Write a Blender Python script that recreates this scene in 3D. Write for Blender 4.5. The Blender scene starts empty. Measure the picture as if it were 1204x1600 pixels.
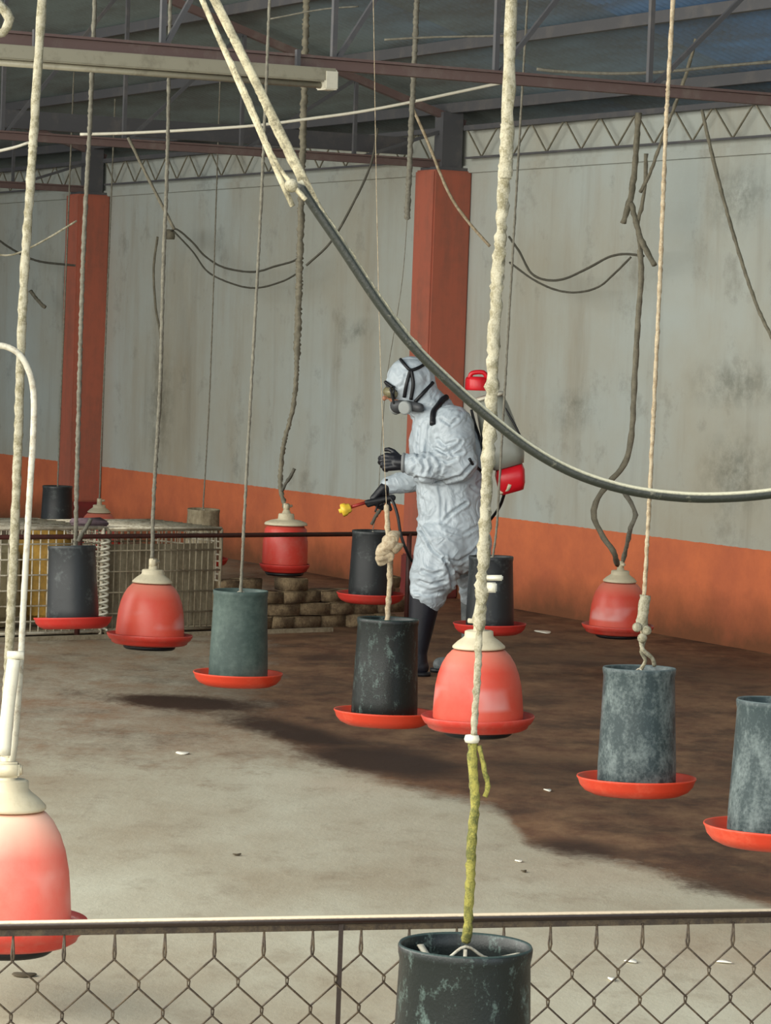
import bpy, bmesh, math, random
import numpy as np
from mathutils import Vector, Matrix, Quaternion, noise
from mathutils.bvhtree import BVHTree
random.seed(7)
sc = bpy.context.scene
COL = sc.collection
# ------------------------------------------------------------------ camera
W, H, F = 1204, 1600, 5000.0
CAM = Vector((0, 0, 1.75))
PITCH = math.atan(257 / F); ROLL = math.radians(2.0)
FW = Vector((0, math.cos(PITCH), -math.sin(PITCH)))
R0 = Vector((1, 0, 0)); U0 = Vector((0, math.sin(PITCH), math.cos(PITCH)))
RT = R0 * math.cos(ROLL) + U0 * math.sin(ROLL)
UP = -R0 * math.sin(ROLL) + U0 * math.cos(ROLL)
cd = bpy.data.cameras.new('camera'); cam = bpy.data.objects.new('camera', cd); COL.objects.link(cam)
cam.matrix_world = Matrix(((RT.x, UP.x, -FW.x, CAM.x), (RT.y, UP.y, -FW.y, CAM.y), (RT.z, UP.z, -FW.z, CAM.z), (0, 0, 0, 1)))
cd.sensor_fit = 'VERTICAL'; cd.sensor_height = 24; cd.lens = 24 * F / H
cd.clip_start = 0.1; cd.clip_end = 200
sc.camera = cam
def ray(px, py): return FW + RT * ((px - W / 2) / F) + UP * ((H / 2 - py) / F)
def at(px, py, d): return CAM + ray(px, py) * d
def fl(px, py, z=0.0):
    r = ray(px, py); return CAM + r * ((z - CAM.z) / r.z)
# ------------------------------------------------------------------ building frame
ud = ray(-2034, 452); ud.z = 0; ud.normalize(); UX = -ud            # along the long wall, towards the camera
VX = Vector((UX.y, -UX.x, 0))                                        # inward from the long wall
if VX.y > 0: VX = -VX
P0 = at(712, 547, 22.6); P0.z = 0
ZP = at(712, 799, 22.6).z
BAY = 6.5
def wp(u, v, z): return P0 + UX * u + VX * v + Vector((0, 0, z))
def uv_of(p): q = p - P0; return q.dot(UX), q.dot(VX)
def pl(px, py, v=0.0):
    r = ray(px, py); t = (v - (CAM - P0).dot(VX)) / r.dot(VX); return CAM + r * t
WT = pl(900, 187).z                                                   # top chord of the wall lattice
WB = pl(900, 236).z
def roofz(v): return WT + 0.06 + 0.30 * v  # keeps rising out of view, shaped so more daylight reaches the near floor
CH = pl(715, 262, 0.2).z                                              # truss bottom chord level
# ------------------------------------------------------------------ light
sc.view_settings.view_transform = 'Standard'; sc.view_settings.look = 'None'
sc.view_settings.gamma = 1; sc.view_settings.use_curve_mapping = False
sc.view_settings.exposure = 0.0
wd = bpy.data.worlds.new('sky'); sc.world = wd; wd.use_nodes = True
bg = wd.node_tree.nodes['Background']; bg.inputs[0].default_value = (0.80, 0.88, 0.95, 1); bg.inputs[1].default_value = 0.8
def area(name, loc, aim, sx, sy, power, col):
    ld = bpy.data.lights.new(name, 'AREA'); ld.shape = 'RECTANGLE'; ld.size = sx; ld.size_y = sy
    ld.energy = power; ld.color = col
    o = bpy.data.objects.new(name, ld); COL.objects.link(o); o.location = loc
    o.rotation_euler = (aim - loc).to_track_quat('-Z', 'Y').to_euler(); return o
area('open_side_daylight', wp(13, 12.8, 3.7), wp(13, 3, 0.6), 30, 5.2, 3100, (1.0, 0.96, 0.86))
area('added_end_daylight', wp(26, 5, 2.6), wp(0, 3, 1.6), 9, 3.6, 380, (0.85, 0.93, 1.0))  # unseen near end left open and this lamp added for more light
# ------------------------------------------------------------------ materials
def s2l(c): return tuple(((x / 255) / 12.92 if x / 255 <= 0.04045 else ((x / 255 + 0.055) / 1.055) ** 2.4) for x in c) + (1,)
class NT:
    def __init__(s, name):
        s.m = bpy.data.materials.new(name); s.m.use_nodes = True; s.t = s.m.node_tree
        s.b = s.t.nodes['Principled BSDF']; s.tc = s.n('ShaderNodeTexCoord')
    def n(s, ty, **k):
        x = s.t.nodes.new(ty)
        for a, v in k.items(): setattr(x, a, v)
        return x
    def l(s, a, b): s.t.links.new(a, b)
    def noise(s, scale, detail=4, rough=0.6, vec='Object', stretch=None, dist=0.0):
        x = s.n('ShaderNodeTexNoise'); x.inputs['Scale'].default_value = scale; x.inputs['Detail'].default_value = detail
        x.inputs['Roughness'].default_value = rough; x.inputs['Distortion'].default_value = dist
        mp = s.n('ShaderNodeMapping')
        if stretch: mp.inputs['Scale'].default_value = stretch
        s.l(s.tc.outputs[vec], mp.inputs[0]); s.l(mp.outputs[0], x.inputs['Vector']); return x.outputs['Fac']
    def ramp(s, fac, stops):
        r = s.n('ShaderNodeValToRGB'); e = r.color_ramp.elements
        while len(e) < len(stops): e.new(0.5)
        for i, (p, c) in enumerate(stops):
            e[i].position = p; e[i].color = c if isinstance(c, tuple) else (c, c, c, 1)
        s.l(fac, r.inputs[0]); return r.outputs[0]
    def mix(s, fac, a, b):
        m = s.n('ShaderNodeMix', data_type='RGBA')
        for v, k in ((fac, 0), (a, 6), (b, 7)):
            if isinstance(v, (tuple, float, int)): m.inputs[k].default_value = v
            else: s.l(v, m.inputs[k])
        return m.outputs[2]
    def math(s, op, a, b=0.0, clamp=False):
        m = s.n('ShaderNodeMath', operation=op); m.use_clamp = clamp
        for v, k in ((a, 0), (b, 1)):
            if isinstance(v, (float, int)): m.inputs[k].default_value = v
            else: s.l(v, m.inputs[k])
        return m.outputs[0]
    def xyz(s, vec='Object'):
        x = s.n('ShaderNodeSeparateXYZ'); s.l(s.tc.outputs[vec], x.inputs[0]); return x.outputs
    def fin(s, col, rough=0.6, bump=None, bs=0.3, bd=0.01, metal=0.0, spec=0.4):
        if isinstance(col, tuple): s.b.inputs['Base Color'].default_value = col
        else: s.l(col, s.b.inputs['Base Color'])
        if isinstance(rough, float): s.b.inputs['Roughness'].default_value = rough
        else: s.l(rough, s.b.inputs['Roughness'])
        s.b.inputs['Metallic'].default_value = metal; s.b.inputs['Specular IOR Level'].default_value = spec
        if bump is not None:
            q = s.n('ShaderNodeBump'); q.inputs['Strength'].default_value = bs; q.inputs['Distance'].default_value = bd
            s.l(bump, q.inputs['Height']); s.l(q.outputs[0], s.b.inputs['Normal'])
        return s.m
M = {}
def dusty(name, base, dust, scale=9, lo=0.45, hi=0.75, rough=0.5, bump=0.25, amt=1.0, top=0.0, stretch=None):
    t = NT(name); f = t.noise(scale, 7, 0.7, stretch=stretch); fine = t.noise(scale * 7, 3)
    k = t.math('ADD', f, t.math('MULTIPLY', t.math('SUBTRACT', fine, 0.5), 0.35))
    fac = t.math('MULTIPLY', t.ramp(k, [(lo, 0.0), (hi, 1.0)]), amt)
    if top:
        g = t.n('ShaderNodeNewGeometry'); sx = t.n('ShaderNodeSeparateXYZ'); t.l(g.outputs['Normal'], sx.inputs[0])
        tp = t.math('MULTIPLY', t.math('MULTIPLY', t.math('SUBTRACT', sx.outputs[2], 0.35), 2.0, True), top)  # upward faces take the dust colour; on the fence rail a painted highlight
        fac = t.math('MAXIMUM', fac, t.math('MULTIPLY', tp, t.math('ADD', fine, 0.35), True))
    return t.fin(t.mix(fac, s2l(base), s2l(dust)), rough, k, bump, 0.004)
def build_materials():
    # long wall: dirty whitewash above, terracotta dado below, damp dirt at the foot
    t = NT('painted_wall'); x, y, z = t.xyz()
    big = t.noise(0.55, 5, 0.6); med = t.noise(2.4, 6, 0.7); fine = t.noise(16, 4)
    streak = t.noise(1.0, 6, 0.65, stretch=(2.0, 1, 0.35)); thin = t.noise(1.0, 4, 0.6, stretch=(5, 1, 0.35))
    c = t.mix(t.ramp(big, [(0.35, 0.0), (0.65, 1.0)]), s2l((164, 171, 166)), s2l((158, 155, 140)))
    c = t.mix(t.math('MULTIPLY', t.ramp(streak, [(0.5, 0.0), (0.72, 1.0)]), 0.45), c, s2l((138, 126, 104)))
    c = t.mix(t.math('MULTIPLY', t.ramp(thin, [(0.56, 0.0), (0.75, 1.0)]), 0.22), c, s2l((104, 96, 80)))
    c = t.mix(t.math('MULTIPLY', t.ramp(med, [(0.56, 0.0), (0.74, 1.0)]), 0.5), c, s2l((96, 94, 84)))
    at_ = t.n('ShaderNodeAttribute', attribute_name='mould')
    mo = t.math('MULTIPLY', at_.outputs['Fac'], t.ramp(t.noise(6, 6, 0.75), [(0.38, 0.0), (0.6, 1.0)]), True)
    c = t.mix(mo, c, s2l((44, 50, 36)))
    o = t.mix(t.ramp(med, [(0.35, 0.0), (0.75, 1.0)]), s2l((198, 110, 72)), s2l((168, 92, 66)))
    line = t.math('LESS_THAN', t.math('ADD', z, t.math('MULTIPLY', t.math('SUBTRACT', fine, 0.5), 0.016)), ZP)
    c = t.mix(line, c, o)
    zz = t.math('ADD', z, t.math('MULTIPLY', t.math('SUBTRACT', t.noise(1.6, 6, 0.7), 0.5), 0.5))
    dirt = t.ramp(zz, [(0.02, 1.0), (0.34, 0.0)])
    c = t.mix(t.math('MULTIPLY', dirt, 0.85), c, s2l((88, 62, 42)))
    M['wall'] = t.fin(c, 0.9, t.math('ADD', fine, med), 0.35, 0.01, spec=0.2)
    # floor
    t = NT('stained_concrete_floor')
    a = t.n('ShaderNodeAttribute', attribute_name='litter').outputs['Fac']
    b = t.n('ShaderNodeAttribute', attribute_name='wet').outputs['Fac']
    n1 = t.noise(0.9, 8, 0.65, stretch=(1, 0.5, 1)); n2 = t.noise(5, 8, 0.75, stretch=(1, 0.6, 1)); n3 = t.noise(38, 4, 0.7)
    base = t.mix(t.ramp(n1, [(0.36, 0.0), (0.64, 1.0)]), s2l((176, 172, 152)), s2l((150, 138, 116)))
    base = t.mix(t.math('MULTIPLY', t.ramp(n2, [(0.52, 0.0), (0.72, 1.0)]), 0.45), base, s2l((112, 94, 74)))
    base = t.mix(t.math('MULTIPLY', t.ramp(n3, [(0.62, 0.0), (0.78, 1.0)]), 0.3), base, s2l((96, 84, 66)))
    br = t.mix(t.ramp(n2, [(0.38, 0.0), (0.66, 1.0)]), s2l((92, 62, 44)), s2l((132, 102, 74)))
    br = t.mix(t.math('MULTIPLY', t.ramp(t.noise(2.2, 7, 0.7, stretch=(1, 0.8, 1)), [(0.47, 0.0), (0.62, 1.0)]), 0.7), br, s2l((54, 38, 28)))
    nn = t.math('MULTIPLY', t.math('SUBTRACT', t.math('ADD', t.math('MULTIPLY', n2, 0.7), t.math('MULTIPLY', n3, 0.3)), 0.5), 1.3)
    fa = t.ramp(t.math('ADD', a, t.math('MULTIPLY', nn, 0.9)), [(0.3, 0.0), (0.72, 1.0)])
    fb = t.ramp(t.math('ADD', b, nn), [(0.32, 0.0), (0.8, 1.0)])
    c = t.mix(fa, base, br); c = t.mix(fb, c, s2l((52, 34, 22)))
    M['floor'] = t.fin(c, t.ramp(fb, [(0, 0.72), (1, 0.62)]), t.math('ADD', n2, t.math('MULTIPLY', n3, 0.2)), 0.35, 0.015, spec=0.3)
    # roof sheet
    t = NT('corrugated_roof_sheet'); x, y, z = t.xyz()
    sh = t.n('ShaderNodeTexWhiteNoise', noise_dimensions='1D'); t.l(t.math('FLOOR', t.math('MULTIPLY', x, 0.55)), sh.inputs['W'])
    bl = t.ramp(t.math('ADD', t.math('MULTIPLY', x, 0.12), t.math('MULTIPLY', sh.outputs[0], 0.3)), [(0.2, 0.0), (0.9, 1.0)])
    c = t.mix(bl, s2l((116, 128, 126)), s2l((98, 136, 180)))
    c = t.mix(t.ramp(t.noise(2, 7, 0.7, stretch=(0.4, 2, 1)), [(0.4, 0.0), (0.7, 1.0)]), c, s2l((92, 94, 92)))
    M['roof'] = t.fin(c, 0.55, t.noise(20, 3), 0.2, 0.005)
    M['steel'] = dusty('red_oxide_steel', (94, 76, 72), (112, 102, 94), 3, 0.5, 0.8, 0.7)
    M['dark_steel'] = dusty('dark_painted_steel', (74, 74, 76), (96, 92, 88), 3, 0.5, 0.8, 0.6)
    M['pillar'] = dusty('terracotta_paint', (160, 88, 68), (132, 82, 66), 2.2, 0.42, 0.72, 0.8, stretch=(3, 3, 0.4))
    M['pillar_foot'] = dusty('maroon_paint', (112, 38, 36), (84, 44, 34), 5, 0.4, 0.7, 0.7)
    M['bin'] = dusty('dark_green_plastic', (13, 21, 20), (100, 120, 114), 26, 0.54, 0.74, 0.4, 0.3, 0.7, 0.3, stretch=(1, 1, 0.55))
    M['bin_pale'] = dusty('dusty_grey_green_plastic', (42, 56, 58), (136, 148, 146), 15, 0.44, 0.78, 0.5, 0.3, 0.7, 0.5, stretch=(1, 1, 0.55))
    M['bin_black'] = dusty('black_plastic', (30, 34, 36), (104, 112, 110), 8, 0.55, 0.85, 0.45, 0.3, 0.6, 0.3)
    M['bin_grey'] = dusty('greenish_grey_plastic', (50, 66, 62), (96, 112, 104), 6, 0.4, 0.8, 0.6, 0.3, 0.7, 0.4)
    M['tray'] = dusty('orange_red_plastic', (202, 62, 38), (222, 112, 84), 8, 0.5, 0.8, 0.4, 0.2, 0.5, 0.25)
    M['tray_dim'] = dusty('worn_red_plastic', (184, 48, 40), (168, 84, 70), 8, 0.5, 0.8, 0.5, 0.2, 0.5, 0.2)
    t = NT('bell_red_plastic'); x, y, z = t.xyz()
    n = t.noise(7, 6, 0.7); sc1 = t.ramp(t.noise(3.2, 3, 0.5), [(0.48, 0.0), (0.6, 1.0)])
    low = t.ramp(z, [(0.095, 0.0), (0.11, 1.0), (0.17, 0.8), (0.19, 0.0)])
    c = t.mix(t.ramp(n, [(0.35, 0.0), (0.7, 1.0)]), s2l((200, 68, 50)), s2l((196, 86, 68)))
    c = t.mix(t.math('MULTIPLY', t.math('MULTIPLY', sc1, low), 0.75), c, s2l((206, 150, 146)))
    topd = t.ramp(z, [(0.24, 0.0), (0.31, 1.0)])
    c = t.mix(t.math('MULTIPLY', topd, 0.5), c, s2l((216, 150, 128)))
    M['bell'] = t.fin(c, 0.42, n, 0.1, 0.003)
    t = NT('brightly_lit_red_plastic'); x, y, z = t.xyz()  # paler copy of the bell red; strong near daylight painted into the colour
    n = t.noise(7, 6, 0.7)
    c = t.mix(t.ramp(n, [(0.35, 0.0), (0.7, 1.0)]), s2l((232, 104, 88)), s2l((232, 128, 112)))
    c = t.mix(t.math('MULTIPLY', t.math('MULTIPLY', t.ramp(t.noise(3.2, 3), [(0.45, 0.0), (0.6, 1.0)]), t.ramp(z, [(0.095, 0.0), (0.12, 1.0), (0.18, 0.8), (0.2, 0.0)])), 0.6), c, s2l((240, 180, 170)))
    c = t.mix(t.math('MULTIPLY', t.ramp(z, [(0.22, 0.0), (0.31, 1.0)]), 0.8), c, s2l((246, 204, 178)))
    M['bell_pale'] = t.fin(c, 0.45, n, 0.1, 0.003)
    M['pan'] = dusty('red_pan_plastic', (190, 58, 46), (186, 104, 90), 9, 0.45, 0.8, 0.4, 0.2, 0.6, 0.4)
    M['cream'] = dusty('cream_plastic', (196, 186, 158), (150, 136, 108), 12, 0.5, 0.8, 0.5, 0.2, 0.6)
    M['white'] = dusty('white_plastic', (200, 196, 178), (160, 150, 128), 14, 0.5, 0.8, 0.5, 0.2, 0.6)
    M['black'] = dusty('black_rubber', (16, 17, 20), (60, 60, 58), 14, 0.6, 0.9, 0.5, 0.2, 0.5)
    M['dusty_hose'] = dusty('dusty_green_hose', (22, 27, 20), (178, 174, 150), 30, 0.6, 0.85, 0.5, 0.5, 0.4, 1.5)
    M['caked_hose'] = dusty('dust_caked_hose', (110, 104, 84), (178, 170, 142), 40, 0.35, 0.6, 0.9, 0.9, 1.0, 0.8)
    M['wire_dark'] = dusty('dark_cable', (72, 70, 60), (112, 106, 92), 20, 0.5, 0.75, 0.7, 0.4, 0.7, 0.3)
    M['rope'] = dusty('dusty_cream_rope', (158, 153, 133), (116, 110, 86), 45, 0.42, 0.62, 0.95, 0.9, 1.0)
    M['rope_grey'] = dusty('dusty_grey_rope', (122, 119, 106), (100, 96, 84), 45, 0.42, 0.62, 0.95, 0.8)
    M['rope_tan'] = dusty('tan_rope', (176, 162, 136), (142, 124, 98), 45, 0.42, 0.62, 0.95, 0.8)
    M['rope_green'] = dusty('yellow_green_rope', (140, 134, 66), (84, 86, 44), 40, 0.4, 0.6, 0.95, 1.0)
    M['strap'] = dusty('dark_dusty_strap', (102, 98, 84), (130, 124, 106), 18, 0.4, 0.7, 0.95, 0.8)
    M['galv'] = dusty('galvanised_wire', (176, 172, 156), (120, 108, 88), 20, 0.5, 0.75, 0.5, 0.3)
    M['fence_wire'] = dusty('weathered_wire', (76, 64, 46), (48, 38, 28), 30, 0.4, 0.6, 0.6, 0.5)
    M['fence_rail'] = dusty('dark_rusty_rail_lit_top', (38, 27, 22), (206, 188, 160), 14, 0.7, 0.95, 0.35, 0.3, 0.4, 1.8)  # dark rail with a bright highlight painted along its upper side
    M['rust'] = dusty('rusty_rail', (72, 34, 28), (48, 30, 24), 8, 0.4, 0.7, 0.6)
    M['crate'] = dusty('grimy_white_wire', (210, 202, 180), (128, 112, 88), 8, 0.42, 0.7, 0.7)
    M['crate_dim'] = dusty('grimy_brown_wire', (140, 130, 108), (96, 82, 62), 8, 0.42, 0.7, 0.8)
    M['panel'] = dusty('grimy_panel', (146, 136, 112), (108, 97, 76), 6, 0.38, 0.66, 0.9, stretch=(3, 3, 0.5))
    M['sack'] = dusty('yellow_sack', (190, 148, 66), (140, 112, 62), 7, 0.4, 0.7, 0.9)
    M['kerb'] = dusty('rubble_brick', (132, 114, 86), (84, 68, 50), 14, 0.36, 0.62, 0.95, 1.0)
    M['batten'] = dusty('grimy_white_metal', (140, 136, 118), (110, 104, 88), 6, 0.5, 0.8, 0.45)
    t = NT('coverall_fabric')
    w1 = t.noise(7, 2, 0.45, dist=1.6); w2 = t.noise(22, 3, 0.5, dist=0.8)
    rid = t.math('ABSOLUTE', t.math('SUBTRACT', w1, 0.5)); h = t.math('ADD', t.math('MULTIPLY', rid, -3.0), t.math('MULTIPLY', w2, 0.35))
    c = t.mix(t.ramp(t.noise(5, 3), [(0.3, 0.0), (0.7, 1.0)]), s2l((174, 184, 190)), s2l((158, 168, 174)))
    M['suit'] = t.fin(c, 0.42, h, 0.32, 0.03)
    M['skin'] = NT('skin').fin(s2l((150, 104, 80)), 0.55)
    M['glove'] = NT('black_glove'); M['glove'] = M['glove'].fin(s2l((24, 25, 30)), 0.42, M['glove'].noise(40), 0.2)
    M['glove_grey'] = NT('grey_glove_band').fin(s2l((120, 122, 122)), 0.6)
    M['boot'] = NT('black_boot').fin(s2l((20, 22, 30)), 0.4)
    M['boot_grey'] = dusty('grey_boot', (86, 92, 94), (120, 124, 122), 16, 0.4, 0.7, 0.6)
    M['resp'] = NT('grey_respirator').fin(s2l((62, 64, 66)), 0.5)
    M['filter'] = NT('pale_filter').fin(s2l((140, 144, 142)), 0.55)
    t = NT('goggle_lens'); t.b.inputs['Transmission Weight'].default_value = 0.45; M['lens'] = t.fin(s2l((158, 150, 116)), 0.12)
    t = NT('translucent_tank'); t.b.inputs['Transmission Weight'].default_value = 0.25
    M['tank'] = t.fin(t.mix(t.noise(9), s2l((150, 153, 143)), s2l((130, 132, 120))), 0.35)
    M['red'] = NT('crimson_plastic').fin(s2l((196, 22, 34)), 0.35)
    M['tube_red'] = NT('red_tube').fin(s2l((150, 44, 36)), 0.4)
    M['yellow'] = NT('yellow_plastic').fin(s2l((226, 190, 60)), 0.4)
    M['leaf'] = NT('dry_leaf').fin(s2l((74, 64, 46)), 0.8)
    M['feather'] = NT('white_feather').fin(s2l((226, 222, 206)), 0.9)
    M['feed'] = dusty('feed_residue', (120, 98, 66), (86, 68, 46), 30, 0.4, 0.6, 0.95)
build_materials()
# ------------------------------------------------------------------ mesh helpers
def link(name, me, mat, parent=None, smooth=True):
    if isinstance(me, bmesh.types.BMesh):
        bm = me; me = bpy.data.meshes.new(name); bmesh.ops.recalc_face_normals(bm, faces=bm.faces[:]); bm.to_mesh(me); bm.free()
    for p in me.polygons: p.use_smooth = smooth
    me.materials.clear(); me.materials.append(M[mat] if isinstance(mat, str) else mat)
    o = bpy.data.objects.new(name, me); COL.objects.link(o)
    if parent: o.parent = parent
    return o
def thing(name, label, cat, loc=(0, 0, 0), group=None, rot=(0, 0, 0)):
    o = bpy.data.objects.new(name, None); COL.objects.link(o); o.location = loc; o.rotation_euler = rot
    o.empty_display_size = 0.05
    o['label'] = label; o['category'] = cat
    if group: o['group'] = group
    return o
def tag(o, label, cat, group=None):
    o['label'] = label; o['category'] = cat
    if group: o['group'] = group
    return o
def struct(o): o['kind'] = 'structure'; return o
def dup(root, loc, label, group=None, scale=1.0, rot=(0, 0, 0)):
    r = root.copy(); COL.objects.link(r); r.location = loc; r.rotation_euler = rot; r.scale = (scale,) * 3; r['label'] = label
    if group: r['group'] = group
    for ch in list(root.children):
        c = ch.copy(); COL.objects.link(c); c.parent = r
        for g in list(ch.children):
            d = g.copy(); COL.objects.link(d); d.parent = c
    return r
def quad_ring(bm, a, b):
    n = len(a)
    for i in range(n): bm.faces.new((a[i], a[(i + 1) % n], b[(i + 1) % n], b[i]))
def lathe(bm, prof, seg=48, off=Vector((0, 0, 0)), cap=True):
    rings = []
    for r, z in prof:
        if r < 1e-5: rings.append([bm.verts.new(off + Vector((0, 0, z)))])
        else: rings.append([bm.verts.new(off + Vector((r * math.cos(2 * math.pi * i / seg), r * math.sin(2 * math.pi * i / seg), z))) for i in range(seg)])
    for a, b in zip(rings, rings[1:]):
        if len(a) == 1 and len(b) == 1: continue
        if len(a) == 1:
            for i in range(seg): bm.faces.new((a[0], b[(i + 1) % seg], b[i]))
        elif len(b) == 1:
            for i in range(seg): bm.faces.new((a[i], a[(i + 1) % seg], b[0]))
        else: quad_ring(bm, a, b)
    if cap:
        for r in (rings[0], rings[-1]):
            if len(r) > 2: bm.faces.new(r)
def resample(pts, step):
    """Catmull-Rom through pts at about the given spacing."""
    pts = [Vector(p) for p in pts]
    if len(pts) == 2: pts = [pts[0], (pts[0] + pts[1]) / 2, pts[1]]
    P = [pts[0] * 2 - pts[1]] + pts + [pts[-1] * 2 - pts[-2]]
    out = []
    for i in range(1, len(P) - 2):
        n = max(2, int((P[i + 1] - P[i]).length / step))
        for k in range(n):
            t = k / n; a, b, c, d = P[i - 1], P[i], P[i + 1], P[i + 2]
            out.append(0.5 * ((2 * b) + (c - a) * t + (2 * a - 5 * b + 4 * c - d) * t * t + (3 * b - a - 3 * c + d) * t ** 3))
    out.append(pts[-1]); return out
def tube(bm, pts, r, seg=8, fuzz=0.0, sx=1.0, hint=None):
    """r is a number or a function of 0..1; capped closed tube."""
    n = len(pts); rings = []; prev = None
    for i, p in enumerate(pts):
        t = (pts[min(i + 1, n - 1)] - pts[max(i - 1, 0)]).normalized()
        if prev is None:
            a = Vector(hint) if hint else (Vector((0, 0, 1)) if abs(t.z) < 0.9 else Vector((1, 0, 0)))
            x = (a - t * a.dot(t)).normalized()
        else: x = (prev - t * prev.dot(t)).normalized()
        prev = x; y = t.cross(x); rr = r(i / (n - 1)) if callable(r) else r
        ring = []
        for k in range(seg):
            an = 2 * math.pi * k / seg; q = rr * (1 + fuzz * random.uniform(-1, 1.2))
            ring.append(bm.verts.new(p + x * math.cos(an) * q * sx + y * math.sin(an) * q))
        rings.append(ring)
    for a, b in zip(rings, rings[1:]): quad_ring(bm, a, b)
    bm.faces.new(rings[0]); bm.faces.new(rings[-1][::-1])
def box(bm, c, ax, ay, az, bev=0.0):
    """box centred on c with half-axis vectors."""
    vs = [bm.verts.new(c + ax * i + ay * j + az * k) for i in (-1, 1) for j in (-1, 1) for k in (-1, 1)]
    fs = [bm.faces.new([vs[q] for q in f]) for f in ((0, 1, 3, 2), (4, 6, 7, 5), (0, 4, 5, 1), (2, 3, 7, 6), (0, 2, 6, 4), (1, 5, 7, 3))]
    if bev: bmesh.ops.bevel(bm, geom=list({e for f in fs for e in f.edges}), offset=bev, segments=2, affect='EDGES')
def bar(bm, a, b, w, h, up=Vector((0, 0, 1))):
    d = (b - a); t = d.normalized(); s = t.cross(up)
    if s.length < 1e-3: s = t.cross(Vector((1, 0, 0)))
    s.normalize(); n = s.cross(t); box(bm, (a + b) / 2, d / 2, s * w / 2, n * h / 2)
def loc_tube(name, pts, r, mat, parent=None, step=0.03, **k):
    """tube as an object whose origin is its last point"""
    o0 = Vector(pts[-1]) if parent is None else Vector((0, 0, 0))
    bm = bmesh.new(); tube(bm, [p - o0 for p in resample(pts, step)], r, **k)
    o = link(name, bm, mat, parent); 
    if parent is None: o.location = o0
    return o
# ------------------------------------------------------------------ floor
def make_floor():
    def axis(a, lo, hi, b, st):
        return np.unique(np.round(np.concatenate([np.arange(a, lo, 1.0), np.arange(lo, hi, st), np.arange(hi, b + 1, 1.0)]), 4))
    xs = axis(-20, -4, 5, 22, 0.05); ys = axis(-6, 6, 26, 44, 0.06)
    X, Y = np.meshgrid(xs, ys); nx, ny = len(xs), len(ys)
    P = np.stack([X.ravel(), Y.ravel(), np.zeros(X.size)], 1)
    d = P - np.array(CAM); dep = d @ np.array(FW); dep = np.where(dep < 1, 1, dep)
    px = W / 2 + F * (d @ np.array(RT)) / dep; py = H / 2 - F * (d @ np.array(UP)) / dep
    def sm(e0, e1, v): t = np.clip((v - e0) / (e1 - e0), 0, 1); return t * t * (3 - 2 * t)
    bx = [-400, 0, 130, 330, 470, 650, 780, 830, 1000, 1204, 1600]; by = [1010, 1040, 1085, 1130, 1195, 1245, 1275, 1335, 1365, 1430, 1560]
    line = np.interp(px, bx, by)
    depth_ = line - py                                     # >0 on the dirty side of the tide mark
    lit = sm(-25, 45, depth_) * (0.45 + 0.55 * sm(250, 620, px))
    lit = np.maximum(lit, 0.52 * sm(1340, 1110, py))
    wet = np.zeros_like(px)
    for (cx, cy, rx, ry, k, a) in ((290, 1098, 180, 17, 0.06, 0.95), (450, 1142, 180, 24, 0.22, 0.85), (600, 1190, 190, 30, 0.12, 0.95), (900, 1325, 110, 22, 0.1, 0.8), (1150, 1385, 170, 30, 0.1, 0.65),
                                   (860, 1200, 280, 34, 0.05, 0.45), (1120, 1225, 180, 30, 0.0, 0.4), (940, 1090, 300, 30, 0.0, 0.4), (900, 1030, 330, 16, 0.02, 0.45), (1130, 1050, 150, 35, 0.05, 0.5), (700, 1010, 260, 10, 0, 0.4), (420, 998, 200, 6, -0.03, 0.5)):
        dy = py - cy - (px - cx) * k; q = np.sqrt(((px - cx) / rx) ** 2 + (dy / ry) ** 2)
        wet = np.maximum(wet, a * sm(1.25, 0.2, q))
    vis = dep > 2
    lit = np.where(vis, lit, 0); wet = np.where(vis, wet, 0)
    me = bpy.data.meshes.new('floor')
    idx = np.arange(nx * ny).reshape(ny, nx)
    fc = np.stack([idx[:-1, :-1], idx[:-1, 1:], idx[1:, 1:], idx[1:, :-1]], -1).reshape(-1, 4)
    me.from_pydata(P.tolist(), [], fc.tolist())
    for nm, v in (('litter', lit), ('wet', wet)):
        a = me.attributes.new(nm, 'FLOAT', 'POINT'); a.data.foreach_set('value', v.astype(np.float32))
    struct(link('floor', me, 'floor'))
make_floor()
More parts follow.
